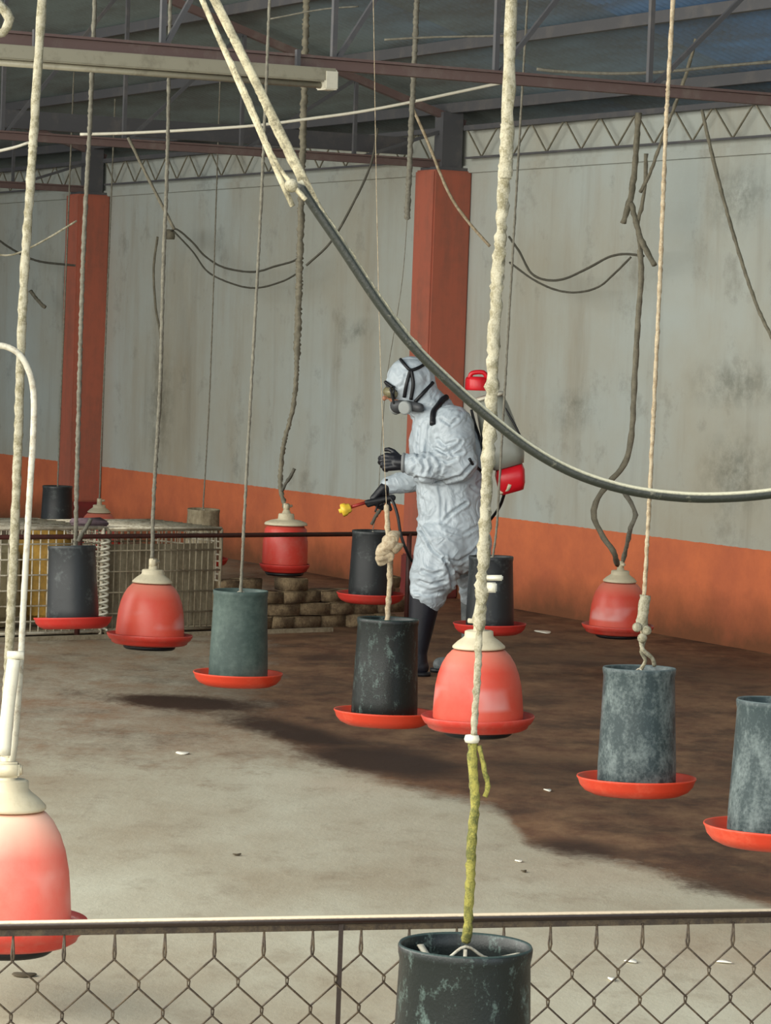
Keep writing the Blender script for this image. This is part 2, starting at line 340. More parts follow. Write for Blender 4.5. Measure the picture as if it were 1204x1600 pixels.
# ------------------------------------------------------------------ long wall (local x = along wall, y = -inward, z up)
WM = Matrix(((UX.x, -VX.x, 0, P0.x), (UX.y, -VX.y, 0, P0.y), (0, 0, 1, 0), (0, 0, 0, 1)))
def make_walls():
    n, m = 240, 30; u0, u1 = -18.0, 28.0; vs = []; mould = []
    spots = [pl(104, 440), pl(106, 520), pl(104, 590), pl(100, 650)]
    sp = [(uv_of(s)[0], s.z, 0.09 if i == 0 else 0.13, 0.42) for i, s in enumerate(spots)]
    for (a, b, ru, rz) in ((895, 640, .3, .12), (1150, 310, .35, .2), (1150, 740, .4, .25), (250, 640, .25, .5), (1150, 600, .5, .15), (560, 515, .2, .08)):
        q = pl(a, b); sp.append((uv_of(q)[0], q.z, ru, rz))
    us = sorted(set([u0 + (u1 - u0) * i / n for i in range(n + 1)] + [uv_of(pl(104, 500))[0] + k * 0.03 for k in range(-12, 13)]))
    zs = [WT * j / m for j in range(m + 1)]
    for z in zs:
        for u in us:
            vs.append((u, 0, z)); v = 0
            for i, (a, b, ru, rz) in enumerate(sp):
                v = max(v, (1.0 if i < 4 else 0.5) * max(0, 1.25 - math.hypot((u - a) / ru, (z - b) / rz)))
            mould.append(min(1, v))
    k = len(us)
    fs = [(j * k + i, j * k + i + 1, (j + 1) * k + i + 1, (j + 1) * k + i) for j in range(m) for i in range(k - 1)]
    me = bpy.data.meshes.new('wall_back'); me.from_pydata(vs, [], fs)
    a = me.attributes.new('mould', 'FLOAT', 'POINT'); a.data.foreach_set('value', mould)
    o = struct(link('wall_back', me, 'wall', smooth=False)); o.matrix_world = WM
    sm = o.modifiers.new('thick', 'SOLIDIFY'); sm.thickness = 0.18; sm.offset = -1 if True else 1
    # far gable wall
    bm = bmesh.new(); box(bm, Vector((-18.1, -5.6, 2.2)), Vector((0.09, 0, 0)), Vector((0, 5.7, 0)), Vector((0, 0, 2.2)))
    o = struct(link('wall_left', bm, 'wall', smooth=False)); o.matrix_world = WM
    # ring beam ledge
    bm = bmesh.new(); zr = pl(900, 262).z
    box(bm, Vector((5, -0.012, (zr + WB) / 2 - 0.02)), Vector((23, 0, 0)), Vector((0, 0.012, 0)), Vector((0, 0, (WB - zr) / 2 - 0.03)))
    o = struct(link('trim_1', bm, 'wall', smooth=False)); o.matrix_world = WM
make_walls()
# ------------------------------------------------------------------ roof sheets
def make_roof():
    bm = bmesh.new(); n = int(46 / 0.019); rows = []
    for (v, zz) in ((-0.35, WT + 0.06 - 0.105), (5.6, WT + 0.06 + 0.3 * 5.6), (11.6, WT + 0.06 + 0.3 * 11.6)):
        rows.append([bm.verts.new((-18 + i * 0.019, -v, zz + 0.09 + 0.009 * math.sin(2 * math.pi * i / 4 + 0.4))) for i in range(n)])
    for a, b in zip(rows, rows[1:]):
        for i in range(n - 1): bm.faces.new((a[i], a[i + 1], b[i + 1], b[i]))
    o = struct(link('ceiling', bm, 'roof', smooth=True)); o.matrix_world = WM
make_roof()
def purlins():
    for i, v in enumerate((0.12, 1.0, 1.9, 2.8, 3.7, 4.6, 5.5, 6.6, 7.7, 8.8, 9.9, 11.0)):
        z = roofz(v) + 0.045
        bm = bmesh.new(); bar(bm, Vector((-18, 0, 0)), Vector((23, 0, 0)), 0.045, 0.07)
        o = link('purlin', bm, 'dark_steel', smooth=False); o.matrix_world = Matrix.Translation(wp(0, v, z)) @ Matrix.Rotation(math.atan2(UX.y, UX.x), 4, 'Z')
        tag(o, 'dark steel roof purlin, %s from the long wall' % ('nearest second third fourth fifth sixth seventh eighth ninth tenth eleventh twelfth'.split()[i]), 'beam', 'roof purlins')
purlins()
# ------------------------------------------------------------------ pillars, lattice beams, trusses
def make_pillar(u, label):
    t = thing('pillar', label, 'pillar', wp(u, 0, 0)); t.rotation_euler = (0, 0, math.atan2(UX.y, UX.x))
    bm = bmesh.new(); wz = pl(712, 262, 0.3).z
    box(bm, Vector((0, -0.15, (wz + 0.3) / 2)), Vector((0.145, 0, 0)), Vector((0, 0.15, 0)), Vector((0, 0, (wz - 0.3) / 2)), 0.012)
    link('shaft', bm, 'pillar', t, False)
    bm = bmesh.new(); box(bm, Vector((0, -0.153, 0.15)), Vector((0.15, 0, 0)), Vector((0, 0.153, 0)), Vector((0, 0, 0.15)), 0.012)
    o = link('foot', bm, 'pillar_foot', t, False); o['label'] = 'dark maroon foot of the pillar'
    bm = bmesh.new(); zt = roofz(0.2) - 0.01
    box(bm, Vector((0, -0.12, (wz + zt) / 2)), Vector((0.06, 0, 0)), Vector((0, 0.08, 0)), Vector((0, 0, (zt - wz) / 2)))
    box(bm, Vector((0, -0.14, wz + 0.01)), Vector((0.12, 0, 0)), Vector((0, 0.13, 0)), Vector((0, 0, 0.012)))
    o = link('steel_bracket', bm, 'dark_steel', t, False); o['label'] = 'dark steel bracket carrying the roof truss'
make_pillar(-BAY, 'terracotta wall pillar at left, behind the wire crates')
make_pillar(0, 'terracotta wall pillar directly behind the worker in white')
make_pillar(BAY, 'terracotta wall pillar beyond the right edge of the view')
def lattice(u0, u1, label):
    t = thing('lattice_beam', label, 'beam', wp(u0, 0, 0)); t.rotation_euler = (0, 0, math.atan2(UX.y, UX.x))
    L = u1 - u0; y = -0.06
    bm = bmesh.new(); bar(bm, Vector((0, y, WT)), Vector((L, y, WT)), 0.05, 0.035); link('top_chord', bm, 'dark_steel', t, False)
    bm = bmesh.new(); bar(bm, Vector((0, y, WB)), Vector((L, y, WB)), 0.02, 0.014); link('bottom_chord', bm, 'dark_steel', t, False)
    k = int(L / 0.42); bm = bmesh.new(); pts = []
    for i in range(k + 1):
        pts += [Vector((L * i / k, y, WT)), Vector((L * (i + 0.5) / k, y, WB))] if i < k else [Vector((L, y, WT))]
    for a, b in zip(pts, pts[1:]): bar(bm, a, b, 0.009, 0.009)
    link('zigzag_bar', bm, 'strap', t, False)
lattice(-2 * BAY + 0.15, -BAY - 0.15, 'zigzag lattice beam along the wall top, left of the left pillar')
lattice(-BAY + 0.15, -0.15, 'zigzag lattice beam along the wall top, between the two pillars')
lattice(0.15, BAY - 0.15, 'zigzag lattice beam along the wall top, right of the pillar behind the worker')
def truss(u, label, flip=0):
    t = thing('roof_truss', label, 'truss', wp(u, 0, 0)); t.rotation_euler = (0, 0, math.atan2(UX.y, UX.x))
    V = lambda v, z: Vector((0, -v, z)); zb = CH + 0.03
    bm = bmesh.new(); bar(bm, V(0.1, zb), V(11.1, zb), 0.05, 0.045); bar(bm, V(0.1, zb + 0.03), V(11.1, zb + 0.03), 0.09, 0.012); link('bottom_chord', bm, 'steel', t, False)
    bm = bmesh.new(); bar(bm, V(0.0, roofz(0) - 0.02), V(5.6, roofz(5.6) - 0.02), 0.05, 0.05); bar(bm, V(5.6, roofz(5.6) - 0.02), V(11.2, roofz(11.2) - 0.02), 0.05, 0.05); link('top_chord', bm, 'steel', t, False)
    n = 12
    for i in range(1, n + 1):
        v = 11.2 * i / (n + 1)
        bm = bmesh.new(); bar(bm, V(v, zb), V(v, roofz(v)), 0.024, 0.024); link('upright', bm, 'dark_steel', t, False)
        v2 = 11.2 * (i - 1) / (n + 1) if i <= n / 2 else 11.2 * (i + 1) / (n + 1)
        a, b = (V(v, zb), V(v2, roofz(v2) - 0.02))
        if i > n / 2 : b = V(v2, roofz(v2) - 0.02)
        bm = bmesh.new(); bar(bm, a, b, 0.022, 0.022); link('diagonal', bm, 'dark_steel', t, False)
    return t
truss(-BAY, 'farthest steel roof truss, above the left pillar')
truss(0, 'steel roof truss meeting the wall at the pillar behind the worker')
truss(BAY, 'nearest steel roof truss, crossing above the white batten lamp')
# eave tie beam hugging the second truss
bm = bmesh.new(); bar(bm, Vector((0, 0, 0)), Vector((0, -6.5, 0.0)), 0.06, 0.12)
o = link('tie_beam', bm, 'dark_steel', smooth=False); o.matrix_world = Matrix.Translation(wp(-0.35, 0.25, CH + 0.17)) @ Matrix.Rotation(math.atan2(UX.y, UX.x), 4, 'Z')
tag(o, 'thick dark beam running left just above the truss over the pillar behind the worker', 'beam')
# batten lamp
def batten():
    a, b = at(-70, 73, 13.75), at(520, 116, 14.72); d = (b - a).normalized(); s = d.cross(Vector((0, 0, 1))).normalized(); L = (b - a).length
    t = thing('batten_lamp', 'long white unlit batten lamp fixed under the nearest roof truss', 'lamp', a)
    n = s.cross(d)
    bm = bmesh.new(); box(bm, d * L / 2 - n * 0.008, d * L / 2, s * 0.04, n * 0.032, 0.006); link('housing', bm, 'batten', t, False)
    bm = bmesh.new(); tube(bm, [d * 0.05 - s * 0.0 + n * -0.055, d * (L - 0.05) + n * -0.055], 0.014, 12); link('lamp_tube', bm, 'batten', t)
    bm = bmesh.new(); box(bm, d * (L - 0.03) - n * 0.03, d * 0.035, s * 0.045, n * 0.045, 0.006); link('end_cap', bm, 'white', t, False)
    bm = bmesh.new(); bar(bm, d * L * 0.9 + n * 0.02, d * L * 0.9 + n * 0.1, 0.02, 0.02); link('hanger', bm, 'dark_steel', t, False); bm = bmesh.new(); bar(bm, d * L * 0.2 + n * 0.02, d * L * 0.2 + n * 0.1, 0.02, 0.02); link('hanger', bm, 'dark_steel', t, False)
batten()
# ------------------------------------------------------------------ feeders and drinkers
GF, GD, GR = 'hanging tube feeders', 'hanging bell drinkers', 'ropes hanging from the roof'
FH = 0.43
def make_feeder(binmat, traymat, label, loc, s=1.0, rot=(0, 0, 0)):
    t = thing('tube_feeder', label, 'feeder', loc, GF, rot); t.scale = (s,) * 3
    bm = bmesh.new()
    lathe(bm, [(0.128, 0.035), (0.133, 0.045), (0.1325, 0.10), (0.126, 0.26), (0.121, 0.40), (0.1235, 0.412), (0.1245, 0.425), (0.122, FH), (0.118, FH - 0.004), (0.117, 0.40), (0.128, 0.045)], 64, cap=False)
    link('bin', bm, binmat, t)
    bm = bmesh.new()
    lathe(bm, [(0, 0.0), (0.150, 0.0), (0.158, 0.004), (0.176, 0.012), (0.192, 0.030), (0.199, 0.050), (0.203, 0.055), (0.202, 0.060), (0.197, 0.057), (0.185, 0.034), (0.16, 0.020), (0.05, 0.030), (0, 0.08)], 64)
    link('tray', bm, traymat, t)
    bm = bmesh.new(); lathe(bm, [(0, 0.085), (0.06, 0.06), (0.115, 0.05), (0.125, 0.056), (0.0, 0.14)][::-1], 32); link('feed', bm, 'feed', t)
    bm = bmesh.new()
    tube(bm, resample([Vector((-0.119, 0, 0.405)), Vector((-0.05, 0, 0.40)), Vector((0, 0, 0.425)), Vector((0.05, 0, 0.40)), Vector((0.119, 0, 0.405))], 0.01), 0.003, 6)
    link('hanger_wire', bm, 'galv', t)
    bm = bmesh.new(); tube(bm, [Vector((0, 0, 0.07)), Vector((0, 0, 0.42))], 0.004, 6); link('centre_rod', bm, 'galv', t)
    return t
def make_drinker(bellmat, panmat, label, loc, s=1.0, rot=(0, 0, 0), squat=False):
    t = thing('bell_drinker', label, 'drinker', loc, GD, rot); t.scale = (s,) * 3
    bm = bmesh.new()
    if squat: prof = [(0.150, 0.07), (0.152, 0.09), (0.150, 0.22), (0.146, 0.235), (0.14, 0.30), (0.12, 0.325), (0.115, 0.325), (0.14, 0.22), (0.146, 0.075)]
    else: prof = [(0.168, 0.060), (0.168, 0.085), (0.165, 0.13), (0.160, 0.18), (0.150, 0.225), (0.136, 0.262), (0.118, 0.292), (0.100, 0.310), (0.085, 0.317), (0.083, 0.313), (0.13, 0.262), (0.158, 0.17), (0.163, 0.062)]
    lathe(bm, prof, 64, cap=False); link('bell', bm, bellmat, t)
    bm = bmesh.new()
    k = 0.80 if squat else 1.0
    lathe(bm, [(0, 0.012), (0.14 * k, 0.012), (0.17 * k, 0.016), (0.185 * k, 0.024), (0.190 * k, 0.036), (0.198 * k, 0.040), (0.206 * k, 0.052), (0.212 * k, 0.066), (0.209 * k, 0.070), (0.200 * k, 0.058), (0.183 * k, 0.046), (0.165 * k, 0.05), (0.165 * k, 0.062), (0.0, 0.064)], 64)
    link('pan', bm, panmat, t)
    bm = bmesh.new(); lathe(bm, [(0, -0.008), (0.115, -0.008), (0.125, -0.002), (0.13, 0.0115), (0, 0.0115)], 48); link('ballast_base', bm, 'black', t)
    bm = bmesh.new(); z0 = 0.318
    if squat: lathe(bm, [(0, 0.326), (0.11, 0.324), (0.142, 0.328), (0.145, 0.335), (0.138, 0.345), (0.10, 0.36), (0.055, 0.368), (0.052, 0.40), (0.048, 0.404), (0.03, 0.405), (0.02, 0.43), (0, 0.432)], 48)
    else: lathe(bm, [(0, z0 + 0.0), (0.095, z0), (0.0985, z0 + 0.003), (0.098, z0 + 0.009), (0.080, z0 + 0.026), (0.060, z0 + 0.040), (0.054, z0 + 0.046), (0.053, z0 + 0.064), (0.047, z0 + 0.067), (0.022, z0 + 0.067), (0.020, z0 + 0.085), (0.0, z0 + 0.085)], 48)
    link('cap', bm, 'cream', t)
    bm = bmesh.new()
    zc = 0.43 if squat else z0 + 0.08
    box(bm, Vector((0, 0, zc + 0.02)), Vector((0.02, 0, 0)), Vector((0, 0.014, 0)), Vector((0, 0, 0.022)), 0.004)
    tube(bm, [Vector((0.0, 0, zc + 0.02)), Vector((0.045, 0, zc + 0.025))], 0.009, 8)
    link('valve', bm, 'cream', t)
    return t
def tilt(deg_r, deg_f=0): return (math.radians(deg_f), math.radians(deg_r), random.uniform(0, 6))
def fpos(px, py, s, sc_=1.0): return at(px, py, F / s) - Vector((0, 0, FH * sc_))
FD = {}
def feeder(key, px, py, s, bm_, tm, label, sc_=1.0, rot=(0, 0, 0)):
    loc = fpos(px, py, s, sc_); FD[key] = loc + Vector((0, 0, FH * sc_)); return make_feeder(bm_, tm, label, loc, sc_, rot)
R = math.radians
feeder('front', 727, 1475, 870, 'bin', 'tray', 'large black-green tube feeder hanging closest, in front of the mesh fence', 0.975, (0, 0, 0.5))
bm = bmesh.new(); bar(bm, Vector((-0.045, 0.09, 0.415)), Vector((-0.02, -0.06, 0.30)), 0.014, 0.003)
o_ = link('metal_strip', bm, 'galv', bpy.data.objects['tube_feeder']); o_['label'] = 'bright metal strip inside the rim'
feeder('right', 1001, 1043, 462, 'bin_pale', 'tray', 'dusty grey-green tube feeder under the thick knotted rope, right of the middle drinker', 1, (0, R(1.2), 2.1))
feeder('edge', 1214, 1094, 532, 'bin_pale', 'tray', 'pale dusty tube feeder cut off by the right edge of the view', 1, (0, R(-1), 4.0))
feeder('middle', 605, 966, 390, 'bin', 'tray', 'dark tube feeder just left of the middle drinker, hiding the worker\'s foot', 1, (0, R(1), 1.2))
feeder('left', 376, 922, 358, 'bin_grey', 'tray', 'green-grey tube feeder hanging between the worker and the left red drinker', 0.97, (0, 0, 0.3))
feeder('crate', 118, 853, 325, 'bin_black', 'tray_dim', 'tilted black tube feeder in front of the wire crates', 0.93, (0, R(5), 2.2))
feeder('wand', 582, 829, 268, 'bin_black', 'tray_dim', 'black tube feeder hanging below the spray nozzle, nearest the rail', 0.98, (0, R(0.5), 5.0))
feeder('heel', 769, 869, 298, 'bin_black', 'tray_dim', 'black tube feeder right behind the worker\'s legs', 0.95, (0, R(1), 3.0))
feeder('far', 90, 759, 200, 'bin_black', 'tray_dim', 'far grey tube feeder showing above the crates, left of the left pillar', 0.95, (0, 0, 1))
feeder('far2', 317, 795, 212, 'panel', 'tray_dim', 'grey tube feeder with only its top showing above the right wire crate', 0.97, (0, R(-2), 2))
DD = {}
def drinker(key, px, py, s, bm_, tm, label, sc_=1.0, rot=(0, 0, 0), squat=False):
    """py = line of the pan bottom at its sides"""
    loc = at(px, py, F / s); DD[key] = loc + Vector((0, 0, 0.44 * sc_)); return make_drinker(bm_, tm, label, loc, sc_, rot, squat)
drinker('near', 4, 1482, 606, 'bell_pale', 'pan', 'pale, brightly lit red bell drinker at left edge, closest behind the mesh fence', 1.0, (0, 0, 2.2))
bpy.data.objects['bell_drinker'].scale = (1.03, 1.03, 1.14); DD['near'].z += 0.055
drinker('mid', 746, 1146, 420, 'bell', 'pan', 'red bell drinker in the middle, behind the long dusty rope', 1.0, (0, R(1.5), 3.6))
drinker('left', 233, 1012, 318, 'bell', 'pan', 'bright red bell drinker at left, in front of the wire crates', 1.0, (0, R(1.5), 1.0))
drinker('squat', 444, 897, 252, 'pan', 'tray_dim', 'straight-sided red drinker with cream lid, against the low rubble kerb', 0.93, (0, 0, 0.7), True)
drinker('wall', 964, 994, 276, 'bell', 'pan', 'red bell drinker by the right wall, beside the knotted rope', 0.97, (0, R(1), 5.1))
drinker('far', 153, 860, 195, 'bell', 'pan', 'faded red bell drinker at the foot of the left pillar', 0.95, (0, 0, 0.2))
# ------------------------------------------------------------------ ropes, hoses and cables
def to_roof(p, q):
    """continue the line q->p (upwards) until it meets the roof"""
    d = (p - q).normalized()
    for i in range(400):
        p = p + d * 0.02
        if p.z >= roofz(min(11.2, max(0, uv_of(p)[1]))) + 0.0: break
    return p
def rope(pts, r, mat, label, name='rope', cat='rope', up=True, group=GR, fuzz=0.22, step=None, seg=8, sx=1.0, end=None):
    P = [at(*p) for p in pts]
    if end is not None: P.append(Vector(end))
    if up: P = [to_roof(P[0], P[1])] + P
    o = loc_tube(name, P, r, mat, step=step or max(0.012, r * 1.2 if not callable(r) else 0.012), fuzz=fuzz, seg=seg, sx=sx)
    return tag(o, label, cat, group)
# big rope in front
def big_rope():
    d = 5.72
    L = [(800, 0), (792, 200), (780, 400), (772, 520), (766, 650), (758, 800), (753, 900), (748, 1000), (744, 1080), (740, 1150)]
    P = [at(x, y, d) for x, y in L]; P = [to_roof(P[0], P[1])] + P
    P2 = resample(P, 0.008); base = P[-1]
    t = thing('rope', 'thick dusty rope hanging closest, from the roof down to the front feeder', 'rope', base, GR)
    bm = bmesh.new()
    def rr(f):
        z = P[0].z + (P[-1].z - P[0].z) * f
        zz = at(748, 985, d).z
        k = 0.0105 if z > zz else 0.0058
        return k * (1 + 0.26 * noise.noise(Vector((f * 190, 1, 2))) + 0.2 * noise.noise(Vector((f * 50, 4, 2))))
    tube(bm, [p - base for p in P2], rr, 10, 0.26); link('upper_strand', bm, 'rope', t)
    bm = bmesh.new(); Q = [at(x, y, d + e) for x, y, e in ((738, 1158, 0), (738, 1200, 0), (742, 1250, 0), (737, 1310, 0), (734, 1380, .01), (730, 1452, .02), (727, 1470, .03))]
    tube(bm, [p - base for p in resample(Q, 0.008)], lambda f: 0.0085 * (1 + 0.22 * noise.noise(Vector((f * 30, 7, 2)))), 10, 0.16)
    o = link('lower_strand', bm, 'rope_green', t); o['label'] = 'yellow-green lower end of the rope'
    bm = bmesh.new(); Q = [at(x, y, d) for x, y in ((748, 1165), (756, 1200), (762, 1228), (757, 1245))]
    tube(bm, [p - base for p in resample(Q, 0.008)], 0.0045, 8, 0.2); link('tail', bm, 'rope_green', t)
    bm = bmesh.new(); c = at(737, 1155, d) - base
    lathe(bm, [(0, -0.008), (0.012, -0.006), (0.014, 0.0), (0.012, 0.007), (0, 0.009)], 16, c)
    link('knob', bm, 'white', t)
    bm = bmesh.new(); c = at(768, 903, d) - base; box(bm, c + RT * 0.004, RT * 0.016, UP * 0.005, FW * 0.006, 0.002); c = at(767, 918, d) - base; box(bm, c, RT * 0.01, UP * 0.009, FW * 0.008, 0.002)
    o = link('clip', bm, 'white', t); o['label'] = 'small white clip on the rope'
big_rope()
rope([(66, 0, 8.2), (50, 250, 8.2), (36, 470, 8.2), (28, 700, 8.2), (20, 900, 8.2), (10, 1100, 8.24), (5, 1195, 8.25)], lambda f: 0.0115 * (1 + 0.15 * noise.noise(Vector((f * 120, 3, 3)))), 'rope', 'knobbly cream rope at far left, holding the closest red drinker', fuzz=0.12, end=DD['near'])
rope([(1051, 0, 10.8), (1040, 200, 10.8), (1030, 450, 10.8), (1018, 700, 10.8), (1010, 860, 10.8), (1006, 930, 10.8)], 0.0070, 'rope_tan', 'tan rope at right ending in a thick knot above the grey-green feeder', end=at(1003, 1000, 10.8))
def knot():
    base = at(1004, 985, 10.8); bm = bmesh.new()
    tube(bm, [p - base for p in resample([at(1008, 930, 10.78), at(1004, 960, 10.78), at(1001, 985, 10.78)], 0.01)], 0.019, 10, 0.12)
    for k, (x, y) in enumerate(((995, 980), (1010, 985), (1003, 997))):
        bmesh.ops.create_icosphere(bm, subdivisions=2, radius=0.017, matrix=Matrix.Translation(at(x, y, 10.76) - base))
    tube(bm, [p - base for p in resample([at(1000, 1000, 10.78), at(1004, 1015, 10.76), at(1018, 1028, 10.78), at(1022, 1040, 10.8)], 0.01)], 0.007, 8, 0.15)
    tube(bm, [p - base for p in resample([at(1006, 1000, 10.78), at(1002, 1018, 10.8), at(1008, 1032, 10.82), at(1001, 1046, 10.82)], 0.01)], 0.007, 8, 0.15)
    o = link('rope_knot', bm, 'rope'); o.location = base
    tag(o, 'bulky cream knot of rope just above the grey-green feeder', 'knot')
knot()
rope([(583, 0, 12.82), (588, 300, 12.82), (594, 560, 12.82), (604, 800, 12.82), (609, 880, 12.82)], lambda f: 0.0013 if f < 0.885 else 0.011, 'rope_tan', 'thin line with a thick tan end, to the dark feeder left of the middle drinker', end=FD['middle'] - Vector((0, 0, 0.02)))
bm = bmesh.new(); base = at(600, 860, 12.75)
for x, y, r in ((609, 848, .036), (601, 860, .034), (596, 874, .026), (614, 840, .028), (618, 854, .024), (606, 868, .028)):
    bmesh.ops.create_icosphere(bm, subdivisions=3, radius=r, matrix=Matrix.Translation(at(x, y, 12.75) - base))
for v in bm.verts: v.co += Vector((1, 1, 1)) * 0.014 * noise.noise(v.co * 30)
o = link('rag_bundle', bm, 'rope_tan'); o.location = base; tag(o, 'tan rag bundle tied on the rope below the spray wand', 'rag')
rope([(148, 0, 15.2), (140, 200, 15.2), (130, 400, 15.2), (124, 600, 15.2), (119, 800, 15.3)], 0.0105, 'rope_grey', 'grey rope in front of the left pillar, holding the tilted black feeder', end=FD['crate'] - Vector((0, 0, 0.02)))
rope([(266, 0, 15.6), (261, 260, 15.6), (255, 420, 15.6), (250, 600, 15.6), (240, 780, 15.7)], 0.009, 'rope_grey', 'faint grey rope holding the bright red left drinker', end=DD['left'])
rope([(421, 0, 13.9), (409, 290, 13.9), (397, 520, 13.9), (384, 760, 13.9)], 0.0065, 'rope_grey', 'thin grey rope holding the green-grey feeder left of the worker', end=FD['left'] - Vector((0, 0, 0.02)))
rope([(783, 700, 16.8), (776, 820, 16.8)], 0.006, 'rope_grey', 'thin rope behind the worker\'s back, holding the feeder at the legs', end=FD['heel'] - Vector((0, 0, 0.02)))
rope([(768, 600, 11.9), (757, 850, 11.9)], 0.006, 'rope_grey', 'thin rope mostly hidden behind the thick one, holding the middle drinker', end=DD['mid'])
rope([(1226, 500, 9.4), (1218, 900, 9.4)], 0.007, 'rope', 'cream rope holding the feeder at the right edge', end=FD['edge'] - Vector((0, 0, 0.02)))
rope([(108, 300, 25), (96, 600, 25)], 0.006, 'rope_grey', 'far thin rope to the feeder left of the left pillar', end=FD['far'] - Vector((0, 0, 0.02)))
rope([(338, 300, 23.5), (328, 600, 23.5)], 0.005, 'rope_grey', 'far thin rope to the grey feeder above the right crate', end=FD['far2'] - Vector((0, 0, 0.02)))
rope([(170, 400, 25.6), (160, 650, 25.6)], 0.006, 'rope_grey', 'far thin rope to the faded drinker at the left pillar', end=DD['far'])
rope([(470, 330, 19.9), (466, 480, 19.9), (460, 620, 19.9), (442, 700, 19.9), (438, 760, 19.9)], lambda f: 0.02 if f < 0.7 else 0.014, 'strap', 'long dusty strap hanging left of centre above the straight-sided drinker', name='dusty_strap', cat='strap', group=None, fuzz=0.3, end=DD['squat'] - Vector((0, 0, 0.02)))
rope([(651, 0, 18.7), (642, 200, 18.7), (630, 420, 18.7), (603, 600, 18.7), (590, 780, 18.7)], lambda f: 0.016 if f < 0.45 else 0.0022, 'rope_grey', 'grey rope beside the second pillar reaching the feeder below the spray nozzle', end=FD['wand'] + Vector((0, 0, 0.0)))
# hooks of the two feeders at mid distance
def hook(px, py, d, label, mat='wire_dark'):
    P = [at(px + 14, py - 38, d), at(px + 8, py - 26, d), at(px, py - 14, d), at(px - 6, py - 2, d)]
    o = loc_tube('hook', P, 0.010, mat, step=0.01, fuzz=0.2); tag(o, label, 'hook')
hook(586, 822, 18.4, 'rusty hook on top of the feeder below the spray nozzle')
hook(446, 770, 19.7, 'dark cord end above the straight-sided drinker')
hook(128, 848, 15.3, 'dark hook on top of the tilted feeder by the crates')
# the big black hose sweeping across
def main_hose():
    L = [(330, 0), (360, 60), (395, 130), (430, 210), (470, 290), (530, 380), (590, 470), (640, 535), (700, 595), (760, 648), (830, 702), (900, 740), (980, 765), (1060, 776), (1130, 777), (1204, 771), (1290, 756)]
    P = [at(x, y, 5.15) for x, y in L]; P = [to_roof(P[0], P[1])] + P
    base = P[8]
    t = thing('water_hose', 'long dark hose sagging across the whole view in front of everything', 'hose', base)
    C_ = resample(P, 0.006); k0 = min(range(len(C_)), key=lambda i: (C_[i] - at(468, 287, 5.15)).length); k1 = min(range(len(C_)), key=lambda i: (C_[i] - at(655, 550, 5.15)).length)
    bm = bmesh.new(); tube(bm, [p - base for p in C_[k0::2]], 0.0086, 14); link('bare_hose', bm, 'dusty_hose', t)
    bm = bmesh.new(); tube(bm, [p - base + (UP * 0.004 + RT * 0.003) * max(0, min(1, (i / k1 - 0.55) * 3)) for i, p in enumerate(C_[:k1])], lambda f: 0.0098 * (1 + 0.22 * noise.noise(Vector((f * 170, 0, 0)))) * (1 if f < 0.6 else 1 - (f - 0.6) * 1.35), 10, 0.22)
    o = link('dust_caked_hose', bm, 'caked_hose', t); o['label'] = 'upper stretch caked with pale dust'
    Q = [at(x, y, 5.1) for x, y in ((316, 0), (340, 55), (372, 120), (392, 165), (408, 205), (432, 255), (458, 290), (478, 312))]
    Q = [to_roof(Q[0], Q[1])] + Q
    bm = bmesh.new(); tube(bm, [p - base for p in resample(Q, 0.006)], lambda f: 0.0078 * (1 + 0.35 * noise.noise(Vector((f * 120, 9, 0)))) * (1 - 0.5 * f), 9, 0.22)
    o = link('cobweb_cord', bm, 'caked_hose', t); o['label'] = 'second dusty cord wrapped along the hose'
    bm = bmesh.new(); bmesh.ops.create_icosphere(bm, subdivisions=3, radius=0.011, matrix=Matrix.Translation(at(455, 290, 5.1) - base)); link('knot', bm, 'rope', t)
main_hose()
def drinker_hose():
    P = [at(*p) for p in ((-60, 560, 8.15), (-10, 541, 8.15), (20, 546, 8.15), (40, 568, 8.15), (52, 610, 8.15), (52, 680, 8.15), (47, 760, 8.15), (42, 850, 8.15), (36, 960, 8.15), (31, 1060, 8.15), (22, 1170, 8.18), (12, 1208, 8.22))]
    o = loc_tube('drinker_hose', P, 0.0082, 'galv', step=0.01, seg=10, fuzz=0.06); tag(o, 'pale bent water tube looping down to the closest red drinker', 'hose')
    base = at(14, 1180, 8.1)
    t = thing('pressure_tube', 'white plastic tube fitting above the closest red drinker', 'pipe fitting', base)
    bm = bmesh.new(); tube(bm, [p - base for p in resample([at(22, 1030, 8.1), at(12, 1110, 8.1), at(6, 1180, 8.1)], 0.02)], 0.017, 14); link('tube', bm, 'white', t)
    bm = bmesh.new(); c = at(24, 1024, 8.1) - base; tube(bm, [c - RT * 0.02, c + RT * 0.022], 0.011, 10); link('tee', bm, 'white', t)
    bm = bmesh.new(); c = at(13, 1203, 8.1) - base; box(bm, c, RT * 0.03, UP * 0.02, FW * 0.02, 0.006); tube(bm, [c, c + RT * 0.035], 0.012, 10); link('valve_block', bm, 'cream', t)
drinker_hose()
def cable(pts, r, mat, label, cat='cable', group=None, name='cable', fuzz=0.1, wall=None):
    P = [(at(*p) if len(p) == 3 else pl(p[0], p[1], wall)) for p in pts]
    o = loc_tube(name, P, r, mat, step=0.03, fuzz=fuzz, seg=7); return tag(o, label, cat, group)
cable([(262, 366), (275, 358), (300, 378), (320, 400), (350, 418), (395, 425), (430, 416), (458, 408), (472, 398)], 0.008, 'wire_dark', 'upper dark cable sagging on the wall between the pillars', wall=0.35)
cable([(270, 360), (300, 392), (325, 425), (365, 444), (400, 450), (440, 440), (468, 425)], 0.007, 'wire_dark', 'lower dark cable sagging on the wall between the pillars', wall=0.33)
